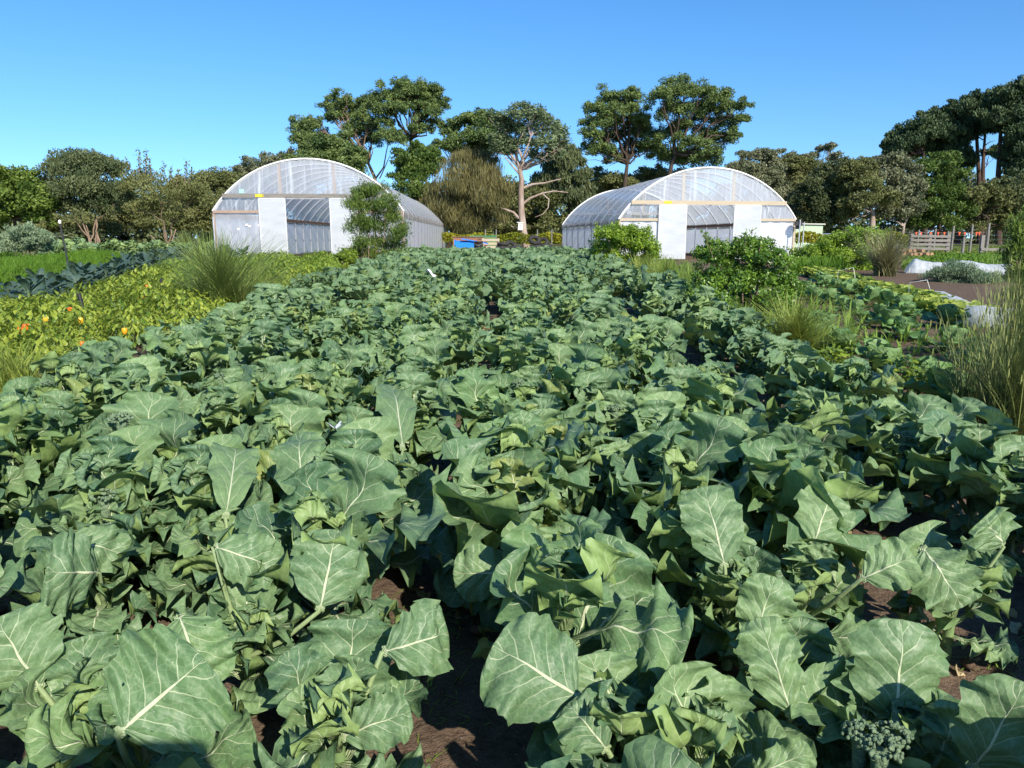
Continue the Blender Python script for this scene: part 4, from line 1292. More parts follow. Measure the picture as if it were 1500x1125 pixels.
shrub('round_shrub', 'rounded light green shrub in front of the newer greenhouse left corner', 915, 25.5,
      [(890, 348, 20, 14), (910, 342, 22, 12), (930, 348, 22, 12), (885, 366, 18, 14), (912, 364, 28, 16), (942, 364, 20, 14), (900, 384, 24, 12), (930, 384, 26, 12), (955, 376, 12, 10)],
      'shrub_round', 0.085, 0.045, 0.36, shoots=[(905, 340, 903, 324), (890, 345, 878, 332), (925, 340, 935, 330), (950, 360, 962, 350), (870, 365, 862, 352)])
shrub('glossy_shrub', 'large glossy leaved shrub with tall shoots, at the right side of the broccoli', 1092, 12.2,
      [(1045, 372, 22, 18), (1100, 362, 22, 16), (1050, 385, 26, 18), (1085, 375, 28, 18), (1125, 382, 26, 18), (1035, 415, 22, 22), (1070, 412, 30, 24), (1110, 410, 30, 24), (1145, 412, 20, 22), (1050, 445, 24, 18), (1090, 445, 32, 20), (1130, 445, 24, 18), (1090, 468, 36, 12), (1050, 462, 18, 10), (1145, 440, 16, 18), (1158, 425, 16, 20), (1120, 478, 30, 12), (1078, 486, 26, 10), (1155, 462, 14, 12), (1030, 440, 14, 16)],
      'shrub_glossy', 0.055, 0.028, 0.34, stems=3, shoots=[(1045, 380, 1028, 338), (1040, 385, 1040, 345), (1055, 375, 1050, 350), (1080, 370, 1078, 345), (1095, 372, 1102, 334), (1090, 370, 1092, 340), (1110, 375, 1118, 350), (1125, 378, 1135, 352), (1140, 385, 1150, 362), (1030, 400, 1014, 385), (1065, 375, 1066, 352), (1150, 395, 1163, 380), (1132, 380, 1146, 370), (1028, 410, 1015, 400)], gap=0.05, depth=0.55, auto=70)
shrub('leafy_shrub', 'broad yellow-green shrub right of the newer greenhouse', 1238, 30.0,
      [(1200, 372, 26, 16), (1225, 360, 24, 16), (1252, 352, 24, 16), (1275, 350, 20, 16), (1215, 388, 28, 14), (1248, 378, 28, 18), (1275, 376, 22, 20), (1185, 388, 20, 12), (1262, 398, 26, 12), (1232, 398, 24, 10)],
      'shrub_round', 0.10, 0.05, 0.36, shoots=[(1250, 345, 1252, 335), (1270, 342, 1276, 333), (1230, 352, 1222, 342)])
shrub('feathery_shrub', 'tall feathery yellow-green shrub at the right border', 1492, 11.0,
      [(1490, 350, 12, 16), (1502, 330, 14, 16), (1488, 375, 14, 18), (1505, 365, 16, 22), (1492, 405, 14, 20), (1510, 400, 20, 26), (1498, 432, 16, 18)],
      'shrub_fine', 0.10, 0.018, 0.30, 'up', shoots=[(1485, 345, 1478, 318), (1495, 330, 1494, 305), (1505, 320, 1508, 300), (1480, 380, 1468, 352)])
shrub('greygreen_shrub', 'rounded pale grey-green bush near the left border', 42, 33.0,
      [(25, 350, 18, 12), (42, 343, 20, 10), (58, 352, 18, 12), (35, 362, 24, 10), (55, 364, 18, 9), (15, 364, 16, 10)],
      'greygreen', 0.16, 0.05, 0.36, 'up')
shrub('feathery_bed_plant', 'grey-green feathery planting in front of the far net tunnel', 1430, 22.5,
      [(1375, 408, 16, 10), (1395, 402, 18, 12), (1420, 408, 18, 12), (1440, 414, 16, 12), (1385, 420, 18, 8), (1410, 424, 20, 8), (1440, 428, 16, 8), (1462, 420, 14, 12)],
      'greygreen', 0.11, 0.02, 0.32, 'up', rsc=1.55)
shrub('leafy_shrub', 'small yellow-green bush at the foot of the older greenhouse right door', 508, 31.0,
      [(500, 378, 10, 8), (512, 376, 10, 8), (506, 388, 14, 8), (518, 386, 10, 8)], 'pepper_bright', 0.09, 0.045, 0.36)


def clump(name, label, px, Y, n, H, spread, mat, wd=0.006, group=None, seed=0, droop=0.5, heads=False, rad=0.12, cat='sedge clump', lean=0.0):
    """tussock of thin arching blades"""
    rng = np.random.default_rng(seed + int(px * 3))
    A = Acc()
    k = 6
    t = np.linspace(0, 1, k + 1)
    for i in range(n):
        az_ = rng.uniform(0, 2 * PI)
        r0 = rad * math.sqrt(rng.random())
        h = H * rng.uniform(0.45, 1.1)
        s = spread * rng.random() ** 0.7
        b = np.array((r0 * math.cos(az_ * 1.7), r0 * math.sin(az_ * 1.7), -0.02))
        d = np.array((math.cos(az_), math.sin(az_), 0))
        out = s * (t ** (1.3 + droop))[:, None] * d
        up = (h * (t - droop * 0.32 * (s / max(spread, 1e-6)) * t ** 2.4))[:, None] * np.array((0, 0, 1.0))
        Pp = b + out + up + lean * (t ** 2)[:, None] * np.array((1, 0, 0))
        sd = np.cross(d, (0, 0, 1.0))
        sd = sd * math.cos(rng.uniform(-1.2, 1.2)) + d * 0.5 * rng.uniform(-1, 1)
        w_ = (wd * rng.uniform(0.6, 1.3) * (1 - 0.85 * t))[:, None]
        V = np.stack((Pp - sd * w_, Pp + sd * w_), 1).reshape(-1, 3)
        A.add(V, grid_faces(k, 1), None, np.clip(rng.normal(0.40, 0.30), 0, 1))
        if heads and rng.random() < 0.22:
            q = Pp[-2]
            tube(A, [q, q + np.array((0.002, 0, 0.03)), q + np.array((0.003, 0, 0.07))], [0.003, 0.008, 0.003], 5, r=0.97)
    base = (gx(px, Y), Y, gz(Y))
    o = link(name, A.mesh(name, M[mat]), None, base)
    return tag(o, label, cat, group)


GS = 'sedge tussocks along the beds'
clump('sedge_clump', 'big dark sedge tussock between the pepper patch and the broccoli', 338, 13.2, 1500, 1.50, 1.55, 'sedge', 0.0105, GS, 1, 0.32, rad=0.40)
clump('sedge_clump', 'low bright sedge tussock at the left border', 34, 6.5, 420, 0.62, 0.46, 'sedge_bright', 0.008, GS, 2, 0.5, rad=0.2)
clump('sedge_clump', 'bright arching sedge tussock in front of the glossy shrub', 1166, 9.1, 950, 0.84, 0.95, 'sedge_bright', 0.008, GS, 3, 0.6, rad=0.16)
clump('sedge_clump', 'soft grassy tussock left of the glossy shrub', 975, 17.5, 700, 0.95, 0.85, 'sedge_bright', 0.011, GS, 4, 0.4, rad=0.35)
clump('sedge_clump', 'upright grassy tussock in front of the rounded light shrub', 945, 21.0, 600, 0.95, 0.8, 'sedge_bright', 0.012, GS, 5, 0.35, rad=0.35)
clump('sedge_clump', 'pale dry sedge tussock beside the yellow-green shrub by the far net tunnel', 1297, 25.5, 700, 1.65, 1.7, 'sedge_pale', 0.016, GS, 6, 0.35, rad=0.35)
clump('rush_clump', 'tall upright rush clump with brown seed heads at the right border', 1478, 5.6, 520, 1.22, 0.50, 'rush', 0.005, 'rushes at the right border', 7, 0.3, True, 0.20, 'rush clump')
clump('rush_clump', 'shorter rush clump leaning left beside the tall one at the right border', 1430, 6.1, 300, 0.95, 0.55, 'rush', 0.005, 'rushes at the right border', 8, 0.4, True, 0.18, 'rush clump')
clump('rush_clump', 'thin brown-tipped rush clump farther up the right border', 1485, 8.4, 380, 1.35, 0.35, 'rush', 0.006, 'rushes at the right border', 9, 0.2, True, 0.2, 'rush clump')
clump('sedge_clump', 'grey-green sedge tussock in front of the left wall of the older greenhouse', 300, 24.0, 500, 1.3, 1.1, 'sedge', 0.014, GS, 10, 0.35, rad=0.3)
clump('grass_tussock', 'pale dry grass tussock beyond the cabbages left of the older greenhouse', 277, 55, 350, 1.7, 1.3, 'rush', 0.02, None, 11, 0.4, rad=0.5, cat='grass tussock')


# ------------------------------------------------------------------ left beds: peppers, kale, carrots, cabbages
def pepper_plant(rng, A, n=70, h=0.55, rad=0.30, L=0.115):
    for i in range(n):
        az_ = rng.uniform(0, 2 * PI)
        r = rad * math.sqrt(rng.random())
        z = h * (0.35 + 0.65 * rng.random() ** 0.6) * (1 - 0.35 * (r / rad) ** 2)
        l = L * rng.uniform(0.7, 1.25)
        a0 = rng.uniform(0.1, 0.7)
        V, Fc, uv = leaf(rng, l, l * 0.21, a0, a0 - rng.uniform(0.9, 2.2), pet=0.2, nu=4, nv=2, cup=0.5, rip=0.0, lob=0, pw=0.003)
        V = rotz(V, az_) + np.array((r * math.cos(az_ + 0.6), r * math.sin(az_ + 0.6), z))
        A.add(V, Fc, uv, rng.random())


def stalk_bush(rng, h, rad):
    A = Acc()
    for i in range(6):
        e = np.array((rng.normal(0, rad * 0.5), rng.normal(0, rad * 0.5), h * rng.uniform(0.6, 0.9)))
        tube(A, curve((0, 0, -0.03), e, 0.04, rng, 4, 0.03), np.linspace(0.009, 0.004, 5), 5)
    return A.mesh('pepper_stalk', M['stem'])


rg = np.random.default_rng(21)
PEP = []
for k in range(7):
    A = Acc()
    pepper_plant(rg, A, 190, rg.uniform(0.48, 0.6), 0.34)
    PEP.append(A.mesh('pepper_foliage', M['pepper_leaf'], smooth=True))
PEPB = []
for k in range(5):
    A = Acc()
    pepper_plant(rg, A, 150, rg.uniform(0.5, 0.62), 0.40, 0.11)
    PEPB.append(A.mesh('bean_foliage', M['pepper_bright']))
PST = stalk_bush(rg, 0.5, 0.3)


def fruit_mesh(mat, l=0.10, r=0.038, bell=True):
    A = Acc()
    if bell:
        prof = [(0.004, 0.0), (r * 0.8, -0.004), (r, -l * 0.25), (r * 0.95, -l * 0.6), (r * 0.6, -l * 0.93), (0.003, -l)]
        lathe(A, prof, 12, bump=lambda a: 1 + 0.10 * np.cos(4 * a))
    else:
        prof = [(0.003, 0.0), (r, -0.01), (r * 0.95, -l * 0.35), (r * 0.55, -l * 0.7), (0.002, -l)]
        lathe(A, prof, 10)
    tube(A, [(0, 0, -0.003), (0.004, 0, 0.03)], [0.006, 0.005], 6, 1)
    return A.mesh('pepper_fruit', [M[mat], M['stem']])


FR = {'orange': fruit_mesh('orange'), 'yellow': fruit_mesh('yellow', 0.09, 0.033), 'red': fruit_mesh('red', 0.13, 0.026, False)}
GP = 'pepper plants in the left bed'
# fruits as seen, each goes to the pepper plant that carries it
fruits = [((30, 478), 'orange', 'two orange peppers low on its left side'), ((37, 474), 'orange', None), ((102, 450), 'orange', 'a single orange pepper near the black stake'), ((66, 465), 'yellow', 'a single yellow-orange pepper'),
          ((118, 465), 'yellow', 'a golden pepper under its leaves'), ((215, 417), 'orange', 'an orange pepper on top of the foliage, nearest the dark kale'), ((208, 434), 'orange', 'an orange pepper hanging midway in the patch'),
          ((182, 480), 'yellow', 'a pale yellow pepper close to the bare soil'), ((232, 482), 'red', 'bright red peppers hanging over the bare soil'), ((228, 484), 'red', None), ((120, 500), 'orange', 'a small orange pepper low near the broccoli'), ((170, 498), 'red', None)]
plants = []
y = 6.6
while y < 21:
    zc = y * CP + 1.4 * SP
    left = (-40 - CX) / F * zc
    # right border of the patch follows the broccoli, then the big sedge
    right = fan(-2.95, y) - 0.75 - (0.35 if y > 10 else 0.25 if y > 7.3 else 0)
    # left border: the kale row
    kal = -9.2 - (y - 15.0) * 0.27 + 1.0
    lo = max(left, kal if y > 13 else left)
    x = lo + rg.uniform(0, 0.3)
    while x < right:
        plants.append((x + rg.normal(0, 0.06), y + rg.normal(0, 0.06)))
        x += 0.56
    y += 0.6
pos_fr = {}
for fi, (pp, colr, lab) in enumerate(fruits):
    Yf = 1705.0 / ((pp[1] - 348) + 12.1) * (1 - 0.42 / 1.45) - 0.1
    p = at(pp[0], pp[1], Yf)
    i = int(np.argmin([(px_ - p[0]) ** 2 + (py_ - p[1] - 0.12) ** 2 for px_, py_ in plants]))
    pos_fr.setdefault(i, []).append((p, colr, lab))
for i, (x, y) in enumerate(plants):
    base = np.array((x, y, gz(y)))
    lab = 'leafy yellow-green pepper plant without visible fruit, in the patch left of the broccoli'
    grp = GP
    if i in pos_fr:
        ls = [l for _, _, l in pos_fr[i] if l]
        lab = 'pepper plant with ' + (ls[0] if ls else 'a small red pepper hidden among leaves')
    s = rg.uniform(0.75, 1.22)
    o = thing('pepper_plant', lab, 'pepper plant', base, 0, grp)
    f = link('foliage', PEP[int(rg.integers(len(PEP)))], o, None, rg.uniform(0, 6), s)
    link('stalk', PST, o, None, rg.uniform(0, 6), s)
    for (p, colr, _) in pos_fr.get(i, ()):
        link('pepper_fruit', FR[colr], o, p - base, rg.uniform(0, 6), 0.62 if p[1] < 8 else 0.9)
# yellow-green bush beans beyond the big sedge
GBN = 'yellow-green bushes in front of the older greenhouse'
for y in np.arange(19.0, 33.0, 0.85):
    for px in np.arange(210, 490, 22):
        x = gx(px, y)
        edge = fan(-2.95, y) - 0.7
        if x > edge or (y < 23 and px < 235) or rg.random() < 0.12 or (y > 30 and px < 380):
            continue
        if y > 24 and px < 320:
            continue
        xx, yy = x + rg.normal(0, 0.12), y + rg.normal(0, 0.15)
        o = thing('bean_bush', 'low yellow-green bush in the planting between the big sedge and the older greenhouse', 'bush', (xx, yy, gz(yy)), 0, GBN)
        s = rg.uniform(0.95, 1.35)
        link('foliage', PEPB[int(rg.integers(len(PEPB)))], o, None, rg.uniform(0, 6), s)
        link('stalk', PST, o, None, rg.uniform(0, 6), s)


def kale(rng, A, res=1, n=22, h=0.34):
    nu, nv = ((10, 6), (6, 4))[res]
    az_ = rng.uniform(0, 6)
    for i in range(n):
        q = i / (n - 1)
        az_ += 2.4 + rng.normal(0, 0.2)
        L = rng.uniform(0.32, 0.46) * (1 - 0.3 * q)
        a0 = math.radians(30 + 48 * q + rng.normal(0, 7))
        V, Fc, uv = leaf(rng, L, L * rng.uniform(0.17, 0.24), a0, a0 - math.radians(rng.uniform(55, 120) * (1.1 - 0.5 * q)), pet=0.2, nu=nu, nv=nv, cup=rng.uniform(-0.5, -0.1), rip=0.02, lob=0.05, roll=rng.normal(0, 0.2))
        A.add(rotz(V, az_) + np.array((0, 0, 0.1 + (h - 0.1) * q)), Fc, uv, rng.random())


KALE = []
for k in range(6):
    A = Acc()
    kale(rg, A)
    KALE.append(A.mesh('kale_foliage', M['kale']))
KST = stem_mesh('kale_stem', 0.34, 0.022)
for row in range(2):
    n = 20
    for i in range(n):
        t = i / (n - 1)
        y = 13.0 + 16.0 * t
        x = -8.35 - (y - 13.0) * 0.30 - row * 0.65 + rg.normal(0, 0.08)
        lab = 'dark blue-green kale plant in the row edging the pepper patch' if row == 0 else 'dark blue-green kale plant in the back row next to the feathery carrot tops'
        o = thing('kale_plant', lab, 'kale plant', (x, y, gz(y)), rg.uniform(0, 6), 'kale row by the peppers' if row == 0 else 'kale row by the carrots', rg.uniform(1.15, 1.45))
        link('foliage', KALE[int(rg.integers(6))], o)
        link('stem', KST, o)
for i in range(22):
    y = 30.5 + 0.55 * (i % 4) + rg.normal(0, 0.1)
    px = 232 + (i // 4) * 24 + rg.normal(0, 5)
    o = thing('kale_plant', 'dusky kale plant in the small block behind the big sedge', 'kale plant', (gx(px, y), y, gz(y)), rg.uniform(0, 6), 'kale block behind the big sedge', rg.uniform(1.3, 1.6))
    link('foliage', KALE[int(rg.integers(6))], o)
    link('stem', KST, o)


def blades_patch(name, label, cat, polyfn, n, H, mat, wd, seed, spread=0.25, tuft=6):
    """ground cover of many upright feathery blades"""
    rng = np.random.default_rng(seed)
    A = Acc()
    Pt = np.array([polyfn(rng) for _ in range(n)])
    k = 3
    t = np.linspace(0, 1, k + 1)
    for (x, y, hs) in Pt:
        z = gz(y)
        for q in range(tuft):
            a = rng.uniform(0, 2 * PI)
            d = np.array((math.cos(a), math.sin(a), 0))
            h = H * hs * rng.uniform(0.6, 1.1)
            s = spread * rng.random()
            Pp = np.array((x, y, z)) + (t ** 1.6 * s)[:, None] * d + (h * (t - 0.2 * t ** 2))[:, None] * np.array((0, 0, 1.0))
            sd = np.array((-d[1], d[0], 0)) * math.cos(a * 3) + np.array((1, 0, 0)) * 0.4
            w_ = (wd * rng.uniform(0.6, 1.3) * np.array((0.5, 1.0, 1.0, 0.25)))[:, None]
            A.add(np.stack((Pp - sd * w_, Pp + sd * w_), 1).reshape(-1, 3), grid_faces(k, 1), None, rng.random())
    return tag(link(name, A.mesh(name, M[mat])), label, cat, kind='stuff')


def carrot_pt(rng):
    y = rng.uniform(17, 36)
    k = -9.6 - (y - 13.0) * 0.30
    x = k - rng.uniform(0.0, 1.0) ** 0.9 * (5.5 + (y - 17) * 0.15)
    return x, y, 0.75 + 0.22 * math.sin(x * 1.3 + y * 0.4) + 0.25 * mnoise.noise(Vector((x * 1.1, y * 0.9, 3)))


blades_patch('carrot_tops', 'bright feathery carrot tops growing behind the dark kale', 'carrot tops', carrot_pt, 6000, 0.80, 'fern', 0.013, 31, 0.42, 8)


def rnear_pt(rng):
    y = rng.uniform(26, 40)
    px = rng.uniform(1165, 1330)
    return gx(px, y), y, 0.8


blades_patch('weedy_growth', 'soft green weedy growth between the newer greenhouse and the yellow-green shrub', 'weeds', lambda r: (gx(float(np.clip(r.normal(1195, 22), 1150, 1250)), (yy := r.uniform(26, 37))), yy, 0.45 + 0.7 * r.random() ** 2), 1100, 0.75, 'fern', 0.02, 33, 0.35, 6)
# far cabbages left
CAB = []


def cabbage(rng, A, res=0, n=11, s=1.0):
    nu, nv = ((9, 8), (5, 4))[res]
    az_ = rng.uniform(0, 6)
    for i in range(n):
        q = i / (n - 1)
        az_ += 2.4 + rng.normal(0, 0.15)
        L = rng.uniform(0.30, 0.40) * (1 - 0.30 * q) * s
        a0 = math.radians(6 + 52 * q + rng.normal(0, 7))
        a1 = a0 + math.radians(rng.uniform(-35, 5) if q < 0.6 else rng.uniform(20, 60))
        V, Fc, uv = leaf(rng, L, L * rng.uniform(0.40, 0.50), a0, a1, pet=0.04, nu=nu, nv=nv, cup=rng.uniform(0.15, 0.45), rip=0.022 * s, lob=0.05, roll=rng.normal(0, 0.2), pw=0.02)
        A.add(rotz(V, az_) + np.array((0, 0, 0.04 + 0.05 * q)), Fc, uv, rng.random() * (0.6 + 0.4 * q))
    # heart
    R = 0.085 * s
    prof = [(R * math.sin(a) + 0.001, 0.13 * s - R * math.cos(a)) for a in np.linspace(0.1, PI - 0.01, 8)]
    n0 = A.n
    lathe(A, prof, 14, r=0.8, bump=lambda a: 1 + 0.05 * np.sin(3 * a))
    A.UV[-1][:] = np.stack((np.linspace(0.3, 0.9, len(A.V[-1])), np.full(len(A.V[-1]), 0.9)), 1)


for k in range(6):
    A = Acc()
    cabbage(rg, A)
    CAB.append(A.mesh('cabbage_leaves', M['cabbage']))
for i in range(60):
    y = 40 + (i % 3) * 0.9 + rg.normal(0, 0.15)
    px = 62 + (i // 3) * 13.2 + rg.normal(0, 3)
    o = thing('brassica_plant', 'glaucous brassica plant in the far rows left of the older greenhouse', 'brassica plant', (gx(px, y), y, gz(y)), rg.uniform(0, 6), 'far brassica rows on the left', rg.uniform(1.35, 1.7))
    link('foliage', BROC[int(rg.integers(len(BROC)))], o)
    link('stem', STEM, o)

# ------------------------------------------------------------------ right beds: cabbages, lettuces, nets
GC1, GC2, GC3 = 'cabbages beside the lettuce row', 'cabbages in the middle cabbage row', 'cabbages nearest the broccoli'
cabs = []
for i in range(11):
    cabs.append((6.55 + 0.19 * (2.2 + i * 0.92), 12.2 + i * 0.92, 0))
for i in range(14):
    cabs.append((5.35 + 0.19 * (8.6 + i * 1.0 - 9), 8.6 + i * 1.0, 1))
for i in range(15):
    cabs.append((4.05 + 0.12 * (6.4 + i * 0.75 - 8), 6.4 + i * 0.75, 2))
for (x, y, r_) in cabs:
    lab = ('round green cabbage in the row touching the lettuces', 'wide-leaved cabbage standing in brown soil in the middle cabbage row', 'blue-green cabbage in the row nearest the broccoli on the right')[r_]
    o = thing('cabbage', lab, 'cabbage', (x + rg.normal(0, 0.08), y + rg.normal(0, 0.1), gz(y)), rg.uniform(0, 6), (GC1, GC2, GC3)[r_], rg.uniform(0.85, 1.15))
    link('leaves', CAB[int(rg.integers(6))], o)
LET = []
for k in range(6):
    A = Acc()
    az_ = 0
    for i in range(13):
        q = i / 12
        az_ += 2.4
        L = 0.19 * rg.uniform(0.8, 1.15)
        a0 = math.radians(25 + 50 * q)
        V, Fc, uv = leaf(rg, L, L * 0.36, a0, a0 - math.radians(rg.uniform(0, 45)), pet=0.04, nu=5, nv=4, cup=0.25, rip=0.025, lob=0.1, pw=0.01)
        A.add(rotz(V, az_) + np.array((0, 0, 0.02)), Fc, uv, rg.random())
    LET.append(A.mesh('lettuce_leaves', M['lettuce']))
for i in range(44):
    for r_ in range(3):
        y = 12.4 + i * 0.31 + rg.normal(0, 0.03)
        x = 7.25 + 0.19 * (y - 11) + r_ * 0.30 + rg.normal(0, 0.03)
        o = thing('lettuce', ('yellow-green lettuce in the lettuce line touching the cabbages', 'yellow-green lettuce in the middle of the three lettuce lines', 'yellow-green lettuce in the lettuce line along the bare soil strip')[r_], 'lettuce', (x, y, gz(y)), rg.uniform(0, 6), ('lettuces by the cabbages', 'lettuces in the middle line', 'lettuces by the soil strip')[r_], rg.uniform(1.15, 1.6))
        link('leaves', LET[int(rg.integers(6))], o)
# bright celery plants at the right side of the broccoli
CEL = []
for k in range(3):
    A = Acc()
    for i in range(70):
        a = rg.uniform(0, 6.3)
        r = 0.16 * math.sqrt(rg.random())
        V, Fc, uv = leaf(rg, 0.09, 0.035, rg.uniform(-0.2, 1.0), rg.uniform(-0.6, 0.3), pet=0.1, nu=3, nv=2, cup=0.2, rip=0.01, lob=0.3, pw=0.003)
        A.add(rotz(V, a) + np.array((r * math.cos(a), r * math.sin(a), rg.uniform(0.15, 0.36))), Fc, uv, rg.random())
    for i in range(12):
        a = rg.uniform(0, 6.3)
        tube(A, [(0, 0, 0), (0.05 * math.cos(a), 0.05 * math.sin(a), 0.15), (0.13 * math.cos(a), 0.13 * math.sin(a), 0.3)], 0.005, 5, r=0.6)
    CEL.append(A.mesh('celery_foliage', M['pepper_bright']))
for (px, y) in ((1290, 7.9), (1318, 7.4), (1345, 6.9), (1212, 7.6)):
    tag(link('celery_plant', CEL[int(rg.integers(3))], None, (gx(px, y), y, gz(y)), rg.uniform(0, 6), rg.uniform(0.75, 1.0)), 'bright green celery plant between the broccoli edge and the cabbages', 'celery plant', 'celery plants by the cabbages')


def net_tunnel(label, pts, hgt, wid, seed, prof=((0, 0.07, 0.16, 0.32, 0.46, 0.54, 0.7, 0.85, 1), (0.0, 1, 0.72, 0.52, 0.82, 0.78, 0.52, 0.45, 0.42))):
    """fleece laid over wire hoops along a ground line; pts = [(px, Y), ...]"""
    rng = np.random.default_rng(seed)
    P = [np.array((gx(px, Y), Y, gz(Y))) for px, Y in pts]
    base = P[0]
    seg = np.array([p - base for p in P])
    n = 80
    tt = np.linspace(0, len(seg) - 1, n + 1)
    mid = np.stack([np.interp(tt, np.arange(len(seg)), seg[:, i]) for i in range(3)], 1)
    T = np.gradient(mid, axis=0)
    T /= np.linalg.norm(T, axis=1, keepdims=True)
    S = np.stack((T[:, 1], -T[:, 0], np.zeros(n + 1)), 1)
    na = 22
    V = np.zeros((n + 1, na + 1, 3))
    for i in range(n + 1):
        hoop = float(np.interp(i / n, *prof))
        h = hgt * (0.25 + 0.75 * hoop ** 0.8) if i else 0.03
        for j in range(na + 1):
            a = PI * j / na
            off = math.cos(a) * wid * (0.92 + 0.08 * hoop)
            z = h * math.sin(a) ** 0.8
            p = mid[i] + S[i] * off
            z += 0.03 * mnoise.noise(Vector((p[0] * 2.2, p[1] * 2.2, z * 2 + seed))) + 0.035 * mnoise.noise(Vector((p[0] * 7, p[1] * 7, seed)))
            V[i, j] = p + np.array((0, 0, max(0.005, z)))
    root = thing('net_tunnel', label, 'crop net', base, 0, 'white nets over the right beds')
    A = Acc()
    A.add(V.reshape(-1, 3), grid_faces(n, na))
    link('net', A.mesh('net', M['net']), root)
    for q in range(5):
        i = (2, 7, 40, 45, 74)[q]
        A = Acc()
        tube(A, [mid[i] + S[i] * math.cos(a) * wid * 0.98 + np.array((0, 0, hgt * (0.25 + 0.75 * float(np.interp(i / n, *prof)) ** 0.8) * 0.98 * math.sin(a) ** 0.8)) for a in np.linspace(0, PI, 12)], 0.006, 5)
        link('wire_hoop', A.mesh('wire_hoop', M['steel']), root)


net_tunnel('long white net tunnel humped over hoops, farther back on the right', [(1325, 27.5), (1385, 27.0), (1440, 26.4), (1500, 26.0)], 0.52, 0.55, 1)
net_tunnel('white net slumped low over the bed end beside the rushes', [(1352, 17.2), (1385, 15.2), (1418, 13.2), (1450, 12.2), (1500, 12.3), (1570, 12.6)], 0.36, 0.42, 2, ((0, 0.1, 0.3, 0.5, 0.6, 0.75, 0.9, 1), (0, 0.5, 0.4, 0.6, 0.8, 0.6, 0.85, 0.7)))
for k, (px, y, l_) in enumerate(((1165, 25.6, 'by the start of the lettuce rows'), (1232, 22.0, 'halfway along the lettuce rows'))):
    A = Acc()
    V = []
    for i in range(13):
        for j in range(5):
            V.append((-0.9 + 0.15 * i, -0.12 + 0.06 * j + 0.05 * math.sin(i), 0.03 + 0.07 * abs(mnoise.noise(Vector((i * 0.9, j * 0.8, k)))) * (1 if 0 < j < 4 else 0.2)))
    A.add(V, grid_faces(12, 4))
    tag(link('folded_fleece', A.mesh('folded_fleece', M['paper']), None, (gx(px, y), y, gz(y) + 0.01), -1.0), 'strip of folded white fleece on bare soil ' + l_, 'fleece', 'folded fleece strips')
# bare wire hoops over the soil strip
for k, (pts, y, l_) in enumerate((([(1226, 412), (1228, 397), (1250, 392), (1258, 410)], 19.5, 'square-bent wire hoop standing on the soil strip before the pale sedge'), ([(1330, 430), (1333, 414), (1358, 410), (1372, 432)], 15.8, 'leaning wire hoop over the lettuces near the low net'))):
    base = at(pts[0][0], pts[0][1], y)
    base[2] = gz(y)
    A = Acc()
    path = [at(px, py, y) - base for px, py in pts]
    path[0][2] = -0.05
    path[-1][2] = -0.05
    tube(A, path, 0.005, 5)
    tag(link('wire_hoop', A.mesh('wire_hoop', M['steel']), None, base), l_, 'wire hoop')


def grassy(rng):
    y = rng.uniform(29, 44)
    px = rng.uniform(1322, 1520)
    return gx(px, y), y, 1.0


blades_patch('rough_weeds', 'rough green weeds and grass between the broccoli and the newer greenhouse', 'weeds', lambda r: ((fan(2.45, (yy := r.uniform(9, 36.5))) + 0.25 + abs(r.normal(0, 0.55 + 0.03 * yy))), yy, 0.35 + 0.75 * r.random() ** 2), 2300, 0.55, 'weed', 0.014, 34, 0.3, 6)
blades_patch('bed_weeds', 'small green seedlings and weeds between the cabbage rows', 'weeds', lambda r: ((4.0 + 0.19 * ((yy := r.uniform(6.5, 22)) - 8) + r.uniform(-0.6, 3.0)), yy, 0.3 + 0.8 * r.random() ** 3), 1300, 0.22, 'weed', 0.012, 38, 0.14, 5)
blades_patch('green_bed', 'low green leafy bed behind the far net tunnel', 'green bed', grassy, 2600, 0.32, 'fern', 0.03, 35, 0.2, 4)
blades_patch('paddock_grass', 'rough grass in the paddock behind the fence', 'grass', lambda r: (gx(r.uniform(1150, 1520), (yy := r.uniform(48, 88))), yy, 1.0), 5000, 0.28, 'grass', 0.03, 36, 0.3, 3)
blades_patch('yard_grass', 'rough grass in the yard between the two greenhouses', 'grass', lambda r: (gx(r.uniform(640, 835), (yy := r.uniform(44, 66))), yy, 1.0), 2200, 0.3, 'grass', 0.03, 37, 0.3, 3)


# ------------------------------------------------------------------ fences, vines, shed, flags
def post(label, px, Y, h, r=0.05, mat='timber_grey', group=None, lean=0.0, name='fence_post', cat='post', cap=None):
    A = Acc()
    tube(A, [(0, 0, -0.3), (lean * 0.5, 0, h * 0.5), (lean, 0, h)], [r, r * 0.98, r * 0.95], 8)
    base = (gx(px, Y), Y, gz(Y))
    if cap:
        o = thing(name, label, cat, base, 0, group)
        link('shaft', A.mesh('shaft', M[mat]), o)
        A = Acc()
        lathe(A, [(0.001, h + 0.09), (r * 1.4, h + 0.07), (r * 1.6, h), (r * 1.2, h - 0.03)], 10, c=(lean, 0, 0))
        link('cap', A.mesh('cap', M[cap]), o)
        return o
    return tag(link(name, A.mesh(name, M[mat]), None, base), label, cat, group)


